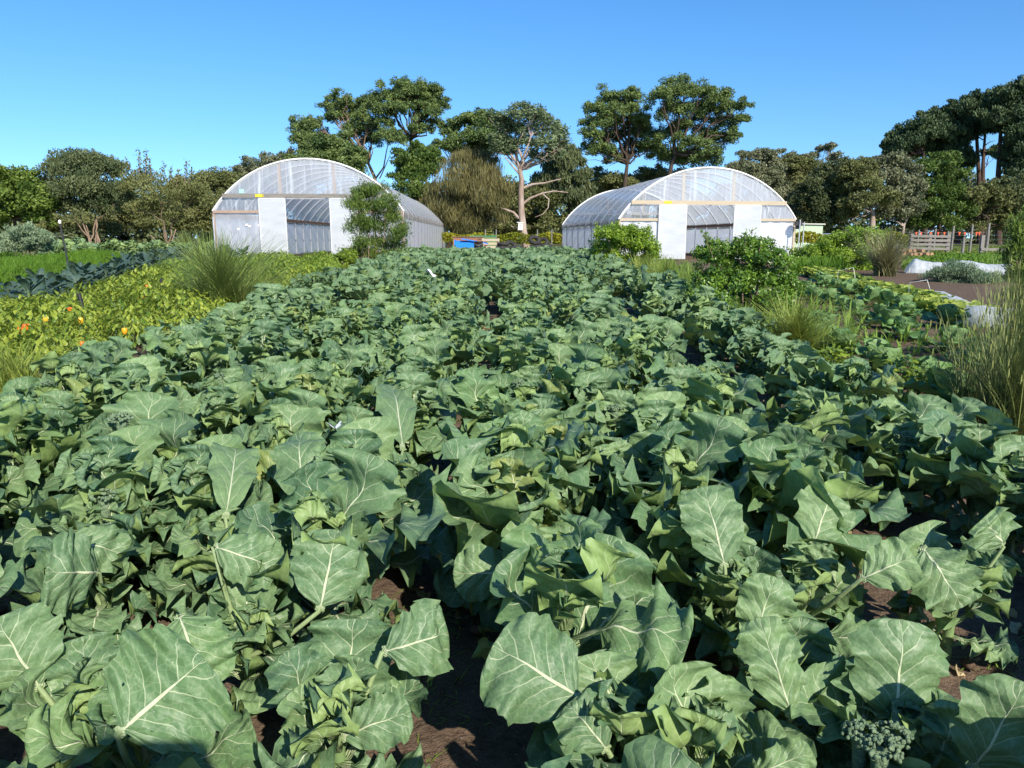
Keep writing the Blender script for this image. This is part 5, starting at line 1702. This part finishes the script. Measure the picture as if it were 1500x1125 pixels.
def rail_fence(label, px0, px1, Y, h, nr, posts, mat='timber_grey'):
    base = np.array((gx(px0, Y), Y, gz(Y)))
    x1 = gx(px1, Y) - base[0]
    root = thing('rail_fence', label, 'fence', base, 0, None)
    for k in range(nr):
        A = Acc()
        z = h * (0.28 + 0.66 * k / max(1, nr - 1))
        bar(A, (-0.05, -0.09, z + 0.02), (x1 + 0.05, -0.09, z - 0.02), 0.05, 0.16)
        link('rail', A.mesh('rail', M['timber_grey']), root)
    for px in posts:
        A = Acc()
        x = gx(px, Y) - base[0]
        box(A, (x - 0.11, -0.06, -0.3), (x + 0.11, 0.12, h * 1.08))
        link('post', A.mesh('post', M['timber_grey']), root)
    return root


rail_fence('weathered timber rail fence with chunky posts beside the wood pile', 1332, 1388, 52, 1.25, 4, (1333, 1360, 1387))
rail_fence('low timber fence end with one thick post, right of the chunky rail fence', 1436, 1500, 50, 1.15, 1, (1437, 1500))
G5 = 'fence posts along the paddock'
for i, (px, Y, h) in enumerate(((1313, 60, 1.5), (1343, 62, 1.7), (1367, 60, 1.75), (1393, 58, 1.95), (1420, 55, 2.0), (1444, 53, 2.05), (1409, 44, 1.1), (1386, 64, 1.6), (1278, 64, 1.3), (1302, 66, 1.3), (1498, 50, 1.3))):
    lab = ('tall pale post behind the chunky rail fence', 'short pale post standing in front of the wire fence')[px == 1409] if px > 1330 else 'slim paddock post behind the pale sedge'
    post(lab, px, Y, h, 0.085 if px > 1360 else 0.06, 'timber_grey', G5 if px != 1409 else None)
# wires between the tall posts
A = Acc()
wp = [(1278, 64), (1313, 60), (1367, 60), (1393, 58), (1420, 55), (1444, 53), (1498, 50)]
b0 = np.array((gx(1278, 64), 64, gz(64)))
for z in (0.35, 0.65, 0.95, 1.25):
    tube(A, [np.array((gx(px, Y), Y - 0.09, gz(Y) + z)) - b0 for px, Y in wp], 0.008, 4)
tag(link('wire_fence', A.mesh('wire_fence', M['steel']), None, b0), 'thin strands of wire strung between the paddock posts', 'wire fence')
# bunting
fl0 = np.array((gx(1278, 72), 72, gz(72)))
root = thing('bunting', 'line of small orange flags strung along the paddock', 'bunting', fl0)
A = Acc()
xs_ = [gx(px, 72) - fl0[0] for px in (1278, 1330, 1385, 1446)]
tube(A, [(x, 0, 1.62 - (0.12 if i % 2 else 0)) for i, x in enumerate(np.linspace(0, xs_[-1], 9))], 0.012, 4)
link('string', A.mesh('string', M['timber_grey']), root)
for i, px in enumerate((1281, 1290, 1297, 1313, 1340, 1347, 1361, 1372, 1381, 1403, 1411, 1420, 1428, 1432)):
    x = gx(px, 72) - fl0[0]
    A = Acc()
    V = [(x - 0.11, 0, 1.60), (x + 0.11, 0, 1.60), (x + 0.03, 0.05, 1.24), (x - 0.11, 0.012, 1.60), (x + 0.11, 0.012, 1.60), (x + 0.03, 0.062, 1.24)]
    A.add(V, [(0, 2, 1), (3, 4, 5)])
    A.add(V, [(0, 1, 4, 3), (1, 2, 5, 4), (2, 0, 3, 5)])
    link('flag', A.mesh('flag', M['flag'], smooth=False), root)
for i, px in enumerate((1277, 1330, 1386, 1447)):
    post('thin stake carrying the orange flags', px, 72.1, 1.7, 0.03, 'timber_grey', 'bunting stakes', name='stake', cat='stake')


# vines
def vine_row(label, px0, px1, Y, h, n, seed):
    rng = np.random.default_rng(seed)
    base = np.array((gx(px0, Y), Y, gz(Y)))
    x1 = gx(px1, Y) - base[0]
    root = thing('vine_row', label, 'vine row', base, 0, 'vine rows')
    P = np.stack((rng.uniform(0, x1, n), rng.normal(0, 0.18, n), h * (0.45 + 0.6 * rng.random(n) ** 0.8)), 1)
    P[:, 2] += 0.12 * np.sin(P[:, 0] * 2.1)
    A = Acc()
    leaves_cloud(rng, A, P, rng.normal(0, 1, (n, 3)) + np.array((0, -0.5, 0.6)), 0.17, 0.14, 'rand', np.clip(0.45 + 0.25 * np.sin(P[:, 0] * 0.7) + 0.25 * rng.normal(size=n), 0, 1))
    link('foliage', A.mesh('foliage', M['vine'], smooth=False), root)
    for x in np.arange(0.3, x1, 1.6):
        A = Acc()
        tube(A, curve((x, 0, -0.1), (x + 0.1, 0, h * 0.8), 0, rng, 4, 0.03), 0.035, 6)
        link('vine_stem', A.mesh('vine_stem', M['bark_tan']), root)


vine_row('yellowing vine row between the newer greenhouse and the paddock', 1164, 1330, 56, 1.35, 4200, 1)
vine_row('yellow-leaved vine row in the gap between the greenhouses', 640, 842, 66, 1.35, 5200, 2)
for px, Y in ((711, 63), (727, 63), (787, 63), (808, 63)):
    post('grey stake in front of the yellow vines between the greenhouses', px, Y, 1.75, 0.05, 'timber_grey', 'stakes between the greenhouses', name='stake', cat='stake')

# shed and vehicle
sx = gx(1168, 74)
root = thing('shed', 'pale green shed with a slanting roof behind the vines', 'shed', (sx, 74, gz(74)))
ex = gx(1203, 74) - sx
A = Acc()
box(A, (-1.5, 0, -0.2), (ex, 3.0, 2.30))
link('wall', A.mesh('wall', M['shed'], smooth=False), root)
A = Acc()
bar(A, (-1.7, 1.5, 2.42), (ex + 0.15, 1.5, 2.36), 3.4, 0.09)
link('roof', A.mesh('roof', M['shed_roof'], smooth=False), root)
cxv = gx(1212, 78)
root = thing('parked_car', 'pale blue car half hidden by the vines beside the shed', 'car', (cxv, 78, gz(78)), 0.3)
A = Acc()
prof = [(-2.0, 0.45), (-2.05, 0.85), (-1.1, 1.0), (-0.55, 1.5), (0.7, 1.52), (1.3, 1.05), (2.0, 0.95), (2.05, 0.45)]
V = [(x, -0.82, z) for x, z in prof] + [(x, 0.82, z) for x, z in prof]
A.add(V, [(i, i + 1, i + 9, i + 8) for i in range(7)] + [(7, 0, 8, 15)])
A.add(V, [tuple(range(8))])
A.add(V, [tuple(range(15, 7, -1))])
link('body', A.mesh('body', M['car'], smooth=False), root)
A = Acc()
for s in (-1, 1):
    A.add([(-0.95, s * 0.826, 1.04), (1.05, s * 0.826, 1.06), (0.62, s * 0.826, 1.44), (-0.48, s * 0.826, 1.43)], [(0, 1, 2, 3)])
link('window', A.mesh('window', M['glass'], smooth=False), root)
for x in (-1.25, 1.3):
    for s in (-1, 1):
        A = Acc()
        tube(A, [(x, s * 0.62, 0.31), (x, s * 0.84, 0.31)], 0.31, 16)
        link('wheel', A.mesh('wheel', M['rubber']), root)

# wood pile
rng = np.random.default_rng(9)
base = np.array((gx(1332, 40), 40, gz(40)))
k = 0
for lv in range(3):
    for i in range(9 - lv * 2):
        A = Acc()
        a = rng.normal(0, 0.25)
        l2 = rng.uniform(0.25, 0.5)
        x, y, z = -0.9 + 0.26 * i + 0.16 * lv, rng.normal(0, 0.15), 0.1 + 0.17 * lv
        tube(A, [(-math.sin(a) * l2, -math.cos(a) * l2, 0), (math.sin(a) * l2, math.cos(a) * l2, rng.normal(0, 0.03))], rng.uniform(0.07, 0.11), 9)
        tag(link('log', A.mesh('log', M['wood_log']), None, base + np.array((x, y, z))), 'split log in the heap beside the chunky rail fence', 'log', 'logs in the heap by the fence')


# ------------------------------------------------------------------ yard between the greenhouses
def torus(acc, R, r, c=(0, 0, 0), Mx=None, n=28, m=10):
    a = np.linspace(0, 2 * PI, n + 1)
    b = np.linspace(0, 2 * PI, m + 1)
    Aa, B = np.meshgrid(a, b, indexing='ij')
    rr = r * (1 + 0.05 * np.cos(Aa * 24) * (np.cos(B) > 0.3))
    sq = np.sign(np.cos(B)) * np.abs(np.cos(B)) ** 0.7
    V = np.stack(((R + rr * sq) * np.cos(Aa), (R + rr * sq) * np.sin(Aa), r * 1.05 * np.sin(B)), -1).reshape(-1, 3)
    if Mx is not None:
        V = V @ np.array(Mx.to_3x3()).T
    acc.add(V + np.array(c), grid_faces(n, m))


for i, (px, Y, z, tx, tz, lab) in enumerate(((737, 45, 0.72, 0.0, 0, 'black tyre on top of the low stack at the left end of the tyre heap'), (735, 45, 0.50, 0.05, 0, 'black tyre in the middle of the low stack left in the tyre heap'), (748, 45.6, 0.62, 0.9, 0.5, 'black tyre leaning behind the low stack of tyres'), (757, 45, 0.48, 0.15, 0.4, 'black tyre lying low near the gum trunk'),
                                             (783, 45, 0.95, 0.75, 0.3, 'black tyre tipped up highest in the heap, right of the gum trunk'), (795, 45.5, 0.80, 0.95, -0.4, 'black tyre leaning against the tipped-up tyre on the right'), (800, 44.6, 0.62, 0.1, 0, 'black tyre lying flat at the right end of the heap'), (786, 44.6, 0.55, 0.05, 0, 'black tyre lying flat under the tipped-up tyre'), (792, 45, 0.34, 0.0, 0, 'black tyre at the base of the right part of the heap'))):
    A = Acc()
    Mx = Matrix.Rotation(tz, 3, 'Z') @ Matrix.Rotation(tx, 3, 'X')
    torus(A, 0.26, 0.105, Mx=Mx)
    tag(link('tyre', A.mesh('tyre', M['rubber']), None, (gx(px, Y), Y, gz(Y) + z)), lab, 'tyre', 'old tyres by the gum')

# blue slatted tub, black bucket, timber pallets, crates
Y = 48.0
bx = gx(686, Y)
root = thing('blue_tub', 'bright blue plastic tub with a tilted blue lid at the end of the broccoli', 'tub', (bx, Y, gz(Y)))
A = Acc()
for a_, b_ in (((-0.85, -0.35, 0), (-0.78, 0.35, 0.95)), ((0.5, -0.35, 0), (0.57, 0.35, 0.8)), ((-0.78, -0.35, 0.0), (0.5, -0.28, 0.80)), ((-0.78, 0.28, 0.0), (0.5, 0.35, 0.9)), ((-0.78, -0.28, 0.02), (0.5, 0.28, 0.08))):
    box(A, a_, b_)
link('tub_body', A.mesh('tub_body', M['blue'], smooth=False), root)
A = Acc()
bar(A, (-0.4, -0.1, 1.02), (1.25, -0.1, 0.72), 0.75, 0.06)
link('lid', A.mesh('lid', M['blue'], smooth=False), root)
A = Acc()
lathe(A, [(0.001, 0.0), (0.24, 0.0), (0.27, 0.5), (0.285, 0.82), (0.30, 0.83), (0.30, 0.87), (0.27, 0.87), (0.25, 0.1), (0.001, 0.08)], 20)
o = thing('bucket', 'black plastic bucket between the blue tub and the timber pallet', 'bucket', (gx(701, 46.5), 46.5, gz(46.5)), 0)
link('bucket_body', A.mesh('bucket_body', M['black']), o)
A = Acc()
tube(A, [(-0.29, 0, 0.84), (-0.2, -0.28, 0.70), (0, -0.38, 0.62), (0.2, -0.28, 0.70), (0.29, 0, 0.84)], 0.008, 5)
link('handle', A.mesh('handle', M['steel']), o)
# pallets
for k, (px, Y, z, mat, lab) in enumerate(((719, 49, 0.0, 'timber', 'new yellow timber pallet crate beside the black bucket'),)):
    o = thing('pallet_crate', lab, 'crate', (gx(px, Y), Y, gz(Y) + z))
    for s in (-1, 1):
        for zz in (0.25, 0.48, 0.71, 0.94):
            A = Acc()
            bar(A, (-0.55, s * 0.42, zz), (0.55, s * 0.42, zz), 0.03, 0.13)
            link('slat', A.mesh('slat', M[mat], smooth=False), o)
    for sx_ in (-0.5, 0.5):
        for s in (-1, 1):
            A = Acc()
            bar(A, (sx_, s * 0.36, -0.02), (sx_, s * 0.36, 1.04), 0.09, 0.08, up=(0, 1, 0))
            link('corner_post', A.mesh('corner_post', M[mat], smooth=False), o)
A = Acc()
o = thing('weathered_crate', 'reddish brown crate left of the yellow timber pallet crate', 'crate', (gx(707, 50), 50, gz(50)))
box(A, (-0.3, -0.3, 0), (0.3, 0.3, 0.98))
link('crate_body', A.mesh('crate_body', M['brick'], smooth=False), o)
A = Acc()
box(A, (-0.34, -0.34, 0.983), (0.34, 0.34, 1.04))
link('lid', A.mesh('lid', M['timber_brown'], smooth=False), o)
o = thing('weathered_crate', 'long low brown crate behind the blue tub', 'crate', (gx(686, 52), 52, gz(52)))
A = Acc()
box(A, (-1.0, -0.4, 0), (1.0, 0.4, 1.10))
link('crate_body', A.mesh('crate_body', M['brick'], smooth=False), o)
A = Acc()
box(A, (-1.05, -0.45, 1.103), (1.05, 0.45, 1.16))
link('lid', A.mesh('lid', M['timber_brown'], smooth=False), o)
o = thing('green_crate', 'dark green lidded box behind the yellow pallet crate', 'box', (gx(708, 55), 55, gz(55)))
A = Acc()
box(A, (-0.9, -0.3, 0), (0.9, 0.3, 1.15))
link('box_body', A.mesh('box_body', M['stem'], smooth=False), o)
A = Acc()
box(A, (-0.95, -0.35, 1.153), (0.95, 0.35, 1.23))
M['green_lid'] = simple('green_lid', (0.05, 0.22, 0.10), (0.04, 0.17, 0.08), 5, 0.5, 0.4)
link('lid', A.mesh('lid', M['green_lid'], smooth=False), o)
# the white box strapped to the gum
p = at(762, 331, 67.4)
o = thing('nest_box', 'small white box fixed to the leaning gum trunk', 'nest box', p - np.array((0, 0, 0.35)))
A = Acc()
box(A, (-0.20, -0.22, 0.0), (0.22, 0.2, 0.62), M=Matrix.Rotation(0.06, 4, 'Y'))
link('box_body', A.mesh('box_body', M['white'], smooth=False), o)
A = Acc()
bar(A, (-0.3, -0.02, 0.66), (0.3, -0.02, 0.63), 0.56, 0.05)
link('roof', A.mesh('roof', M['white'], smooth=False), o)
A = Acc()
tube(A, [(0.0, -0.225, 0.40), (0.0, -0.235, 0.40)], 0.05, 12)
link('entrance_hole', A.mesh('entrance_hole', M['black']), o)

# stakes in the left beds
post('black stake with a white cap standing over the feathery carrot tops', 104, 24.5, 1.75, 0.027, 'black', name='stake', cat='stake', lean=-0.16, cap='white')
post('short black stake among the orange peppers', 130, 11.2, 0.62, 0.03, 'black', name='stake', cat='stake', lean=-0.08)
post('short dark stake near the big sedge in the pepper patch', 240, 14.8, 0.6, 0.028, 'black', name='stake', cat='stake')
post('slim grey pole against the left wall of the older greenhouse', 317, 35.5, 2.1, 0.035, 'steel', name='pole', cat='pole')
post('dark post stub in the kale block before the older greenhouse', 292, 29.0, 1.15, 0.07, 'black', name='stake', cat='stake')
post('thin steel pole at the right corner of the newer greenhouse', 1168, 38.0, 2.0, 0.03, 'steel', name='pole', cat='pole', group='steel poles at the newer greenhouse')
post('second thin steel pole just right of the corner one at the newer greenhouse', 1174, 38.6, 1.9, 0.03, 'steel', name='pole', cat='pole', group='steel poles at the newer greenhouse')
# fan box on the newer greenhouse corner
p = at(1168, 329, 38.3)
A = Acc()
tube(A, [(0, -0.1, -0.22), (0, -0.1, 0.22)], 0.13, 10)
box(A, (-0.16, -0.26, -0.05), (0.16, 0.0, 0.14))
tag(link('motor_box', A.mesh('motor_box', M['black']), None, p), 'black winding motor fixed at the right eave of the newer greenhouse', 'motor')

# white scrap on the crop and a white butterfly
p = at(632, 397, 16.0)
A = Acc()
V = []
for i in range(7):
    for j in range(5):
        V.append((-0.12 + 0.04 * i, -0.08 + 0.04 * j, 0.03 * math.sin(i * 1.1) + 0.04 * math.cos(j * 1.3 + i * 0.5) - 0.02 * i))
A.add(V, grid_faces(6, 4))
tag(link('paper_scrap', A.mesh('paper_scrap', M['paper']), None, p), 'crumpled white scrap lying on the far broccoli leaves', 'paper')
p = hitz(491, 628, 0.62)
o = thing('butterfly', 'small white butterfly resting on a broccoli leaf', 'butterfly', p, 0.4)
for s in (-1, 1):
    A = Acc()
    V = np.array(((0, 0.012, 0), (0.012, 0.03, 0), (0.034, 0.03, 0), (0.036, 0.012, 0), (0.022, 0.002, 0), (0.03, -0.012, 0), (0.02, -0.024, 0), (0.004, -0.014, 0)))
    V[:, 2] = V[:, 0] * 0.9
    V[:, 0] *= s
    A.add(V, [tuple(range(8))[::s]])
    link('wing', A.mesh('wing', M['paper']), o)
A = Acc()
tube(A, [(0, -0.018, 0.0), (0, 0.0, 0.003), (0, 0.022, 0.002)], [0.0015, 0.003, 0.0018], 6)
link('butterfly_body', A.mesh('butterfly_body', M['black']), o)


# weeds and dead leaves in the soil path
def weeds():
    rng = np.random.default_rng(77)
    A = Acc()
    for i in range(620):
        y = rng.uniform(1.6, 12)
        x0 = rng.choice((-0.2, 1.78, -2.15, -0.31), 1)[0]
        x = fan(x0, y) + rng.normal(0, 0.15)
        big = 2.0 if rng.random() < 0.35 else 1.0
        for q in range(int(rng.integers(4, 10))):
            l = rng.uniform(0.025, 0.075) * big
            a0 = rng.uniform(0.1, 1.1)
            V, Fc, uv = leaf(rng, l, l * rng.uniform(0.12, 0.33), a0, a0 - 0.8, pet=0.15, nu=3, nv=2, cup=0.2, rip=0.0, lob=0, pw=0.002)
            A.add(rotz(V, rng.uniform(0, 6.3)) + np.array((x + rng.normal(0, 0.03), y + rng.normal(0, 0.03), gz(y) + 0.005)), Fc, uv, rng.random())
    tag(link('path_weeds', A.mesh('path_weeds', M['weed'])), 'small bright weeds sprouting from the soil path', 'weeds', kind='stuff')
    A = Acc()
    for i in range(420):
        y = rng.uniform(1.6, 12)
        x0 = rng.choice((-0.31, 1.78, -2.15), 1)[0]
        x = fan(x0, y) + rng.normal(0, 0.16)
        l = rng.uniform(0.02, 0.09)
        V, Fc, uv = leaf(rng, l, l * 0.3, 0.2, -0.5, pet=0.1, nu=4, nv=2, cup=0.5, rip=0.01, lob=0.2, pw=0.002, roll=1.0)
        A.add(rotz(V, rng.uniform(0, 6.3)) + np.array((x, y, gz(y) + 0.012)), Fc, uv, rng.random())
    tag(link('leaf_litter', A.mesh('leaf_litter', M['straw'])), 'dry leaf scraps scattered on the soil path', 'leaf litter', kind='stuff')


weeds()


def clods():
    rng = np.random.default_rng(88)
    A = Acc()
    for i in range(900):
        y = rng.uniform(1.5, 11)
        x0 = (-0.30, 1.72, -2.1)[int(rng.integers(3))]
        x = fan(x0, y) + rng.normal(0, 0.2)
        r = 0.006 + 0.022 * rng.random() ** 3
        a = rng.uniform(0, 6.3)
        prof = [(r * math.sin(q) * rng.uniform(0.8, 1.2), r * 0.7 * (1 - math.cos(q)) - r * 0.3) for q in np.linspace(0.1, PI - 0.1, 5)]
        lathe(A, prof, 7, c=(x, y, gz(y) + 0.004), bump=lambda g, a=a: 1 + 0.25 * np.sin(2 * g + a) * np.abs(np.sin(g * 0.5)))
    tag(link('soil_clods', A.mesh('soil_clods', M['soil'])), 'loose clods and small stones on the soil paths', 'clods', kind='stuff')


clods()


# ------------------------------------------------------------------ the photographer, whose shadow falls on the near leaves
def photographer():
    J = {
        'pelvis': ((0.06, -0.50, 0.93), 0.15), 'belly': ((0.06, -0.49, 1.10), 0.135), 'chest': ((0.06, -0.50, 1.28), 0.15), 'neckbase': ((0.06, -0.50, 1.44), 0.07), 'neck': ((0.06, -0.48, 1.52), 0.055),
        'jaw': ((0.06, -0.45, 1.59), 0.075), 'skull': ((0.06, -0.46, 1.68), 0.092), 'crown': ((0.06, -0.47, 1.73), 0.075),
        'shl': ((-0.12, -0.49, 1.40), 0.062), 'ell': ((-0.22, -0.32, 1.20), 0.042), 'wrl': ((-0.105, -0.09, 1.47), 0.028), 'hal': ((-0.085, -0.055, 1.53), 0.03),
        'shr': ((0.24, -0.49, 1.40), 0.062), 'elr': ((0.30, -0.32, 1.20), 0.042), 'wrr': ((0.115, -0.09, 1.47), 0.028), 'har': ((0.09, -0.055, 1.53), 0.03),
        'hipl': ((-0.03, -0.50, 0.88), 0.105), 'knl': ((-0.05, -0.48, 0.50), 0.062), 'anl': ((-0.06, -0.51, 0.09), 0.042), 'tol': ((-0.07, -0.36, 0.035), 0.035),
        'hipr': ((0.15, -0.50, 0.88), 0.105), 'knr': ((0.17, -0.48, 0.50), 0.062), 'anr': ((0.18, -0.51, 0.09), 0.042), 'tor': ((0.20, -0.36, 0.035), 0.035),
    }
    for n_ in list(J):
        if not n_.startswith(('ha', 'wr')):
            J[n_] = ((J[n_][0][0], J[n_][0][1], J[n_][0][2] * 1.06), J[n_][1])
    E = [('pelvis', 'belly'), ('belly', 'chest'), ('chest', 'neckbase'), ('neckbase', 'neck'), ('neck', 'jaw'), ('jaw', 'skull'), ('skull', 'crown'), ('chest', 'shl'), ('shl', 'ell'), ('ell', 'wrl'), ('wrl', 'hal'), ('chest', 'shr'), ('shr', 'elr'), ('elr', 'wrr'), ('wrr', 'har'),
         ('pelvis', 'hipl'), ('hipl', 'knl'), ('knl', 'anl'), ('anl', 'tol'), ('pelvis', 'hipr'), ('hipr', 'knr'), ('knr', 'anr'), ('anr', 'tor')]
    for sgn, h in ((-1, 'hal'), (1, 'har')):
        hx, hy, hz = J[h][0]
        for f in range(4):
            J[h + 'a%d' % f] = ((hx - sgn * 0.008, hy + 0.028, hz - 0.028 + 0.02 * f), 0.009)
            J[h + 'b%d' % f] = ((hx - sgn * 0.038, hy + 0.034, hz - 0.026 + 0.02 * f), 0.008)
            E += [(h, h + 'a%d' % f), (h + 'a%d' % f, h + 'b%d' % f)]
        J[h + 't'] = ((hx - sgn * 0.03, hy - 0.012, hz + 0.035), 0.009)
        E.append((h, h + 't'))
    names = list(J)
    me = bpy.data.meshes.new('person')
    me.from_pydata([J[n][0] for n in names], [(names.index(a), names.index(b)) for a, b in E], [])
    o = bpy.data.objects.new('person', me)
    COL.objects.link(o)
    sk = o.modifiers.new('skin', 'SKIN')
    for i, n in enumerate(names):
        d = me.skin_vertices[0].data[i]
        d.radius = (J[n][1], J[n][1] * (0.72 if n in ('chest', 'belly', 'pelvis') else 1))
        d.use_root = n == 'pelvis'
    ss = o.modifiers.new('sub', 'SUBSURF')
    ss.levels = ss.render_levels = 2
    M['clothes'] = simple('dark_clothes', (0.06, 0.08, 0.12), (0.04, 0.05, 0.08), 8, 0.85, 0.1)
    M['hair'] = simple('brown_hair', (0.06, 0.035, 0.02), (0.04, 0.02, 0.012), 30, 0.6, 0.3)
    me.materials.append(M['clothes'])
    tag(o, 'person in dark clothes standing before the broccoli, holding up a phone', 'person')
    A = Acc()
    prof = [(0.101 * math.sin(a), 0.115 * math.cos(a)) for a in np.linspace(0.02, 1.75, 9)]
    lathe(A, prof, 18, c=(0.06, -0.475, 1.805), bump=lambda a: 1 + 0.03 * np.sin(5 * a))
    link('hair', A.mesh('hair', M['hair']), o)
    A = Acc()
    box(A, (-0.078, -0.034, 1.512), (0.078, -0.026, 1.588))
    tag(link('phone', A.mesh('phone', M['black'])), 'slim black phone held level in both hands of the person', 'phone')


photographer()
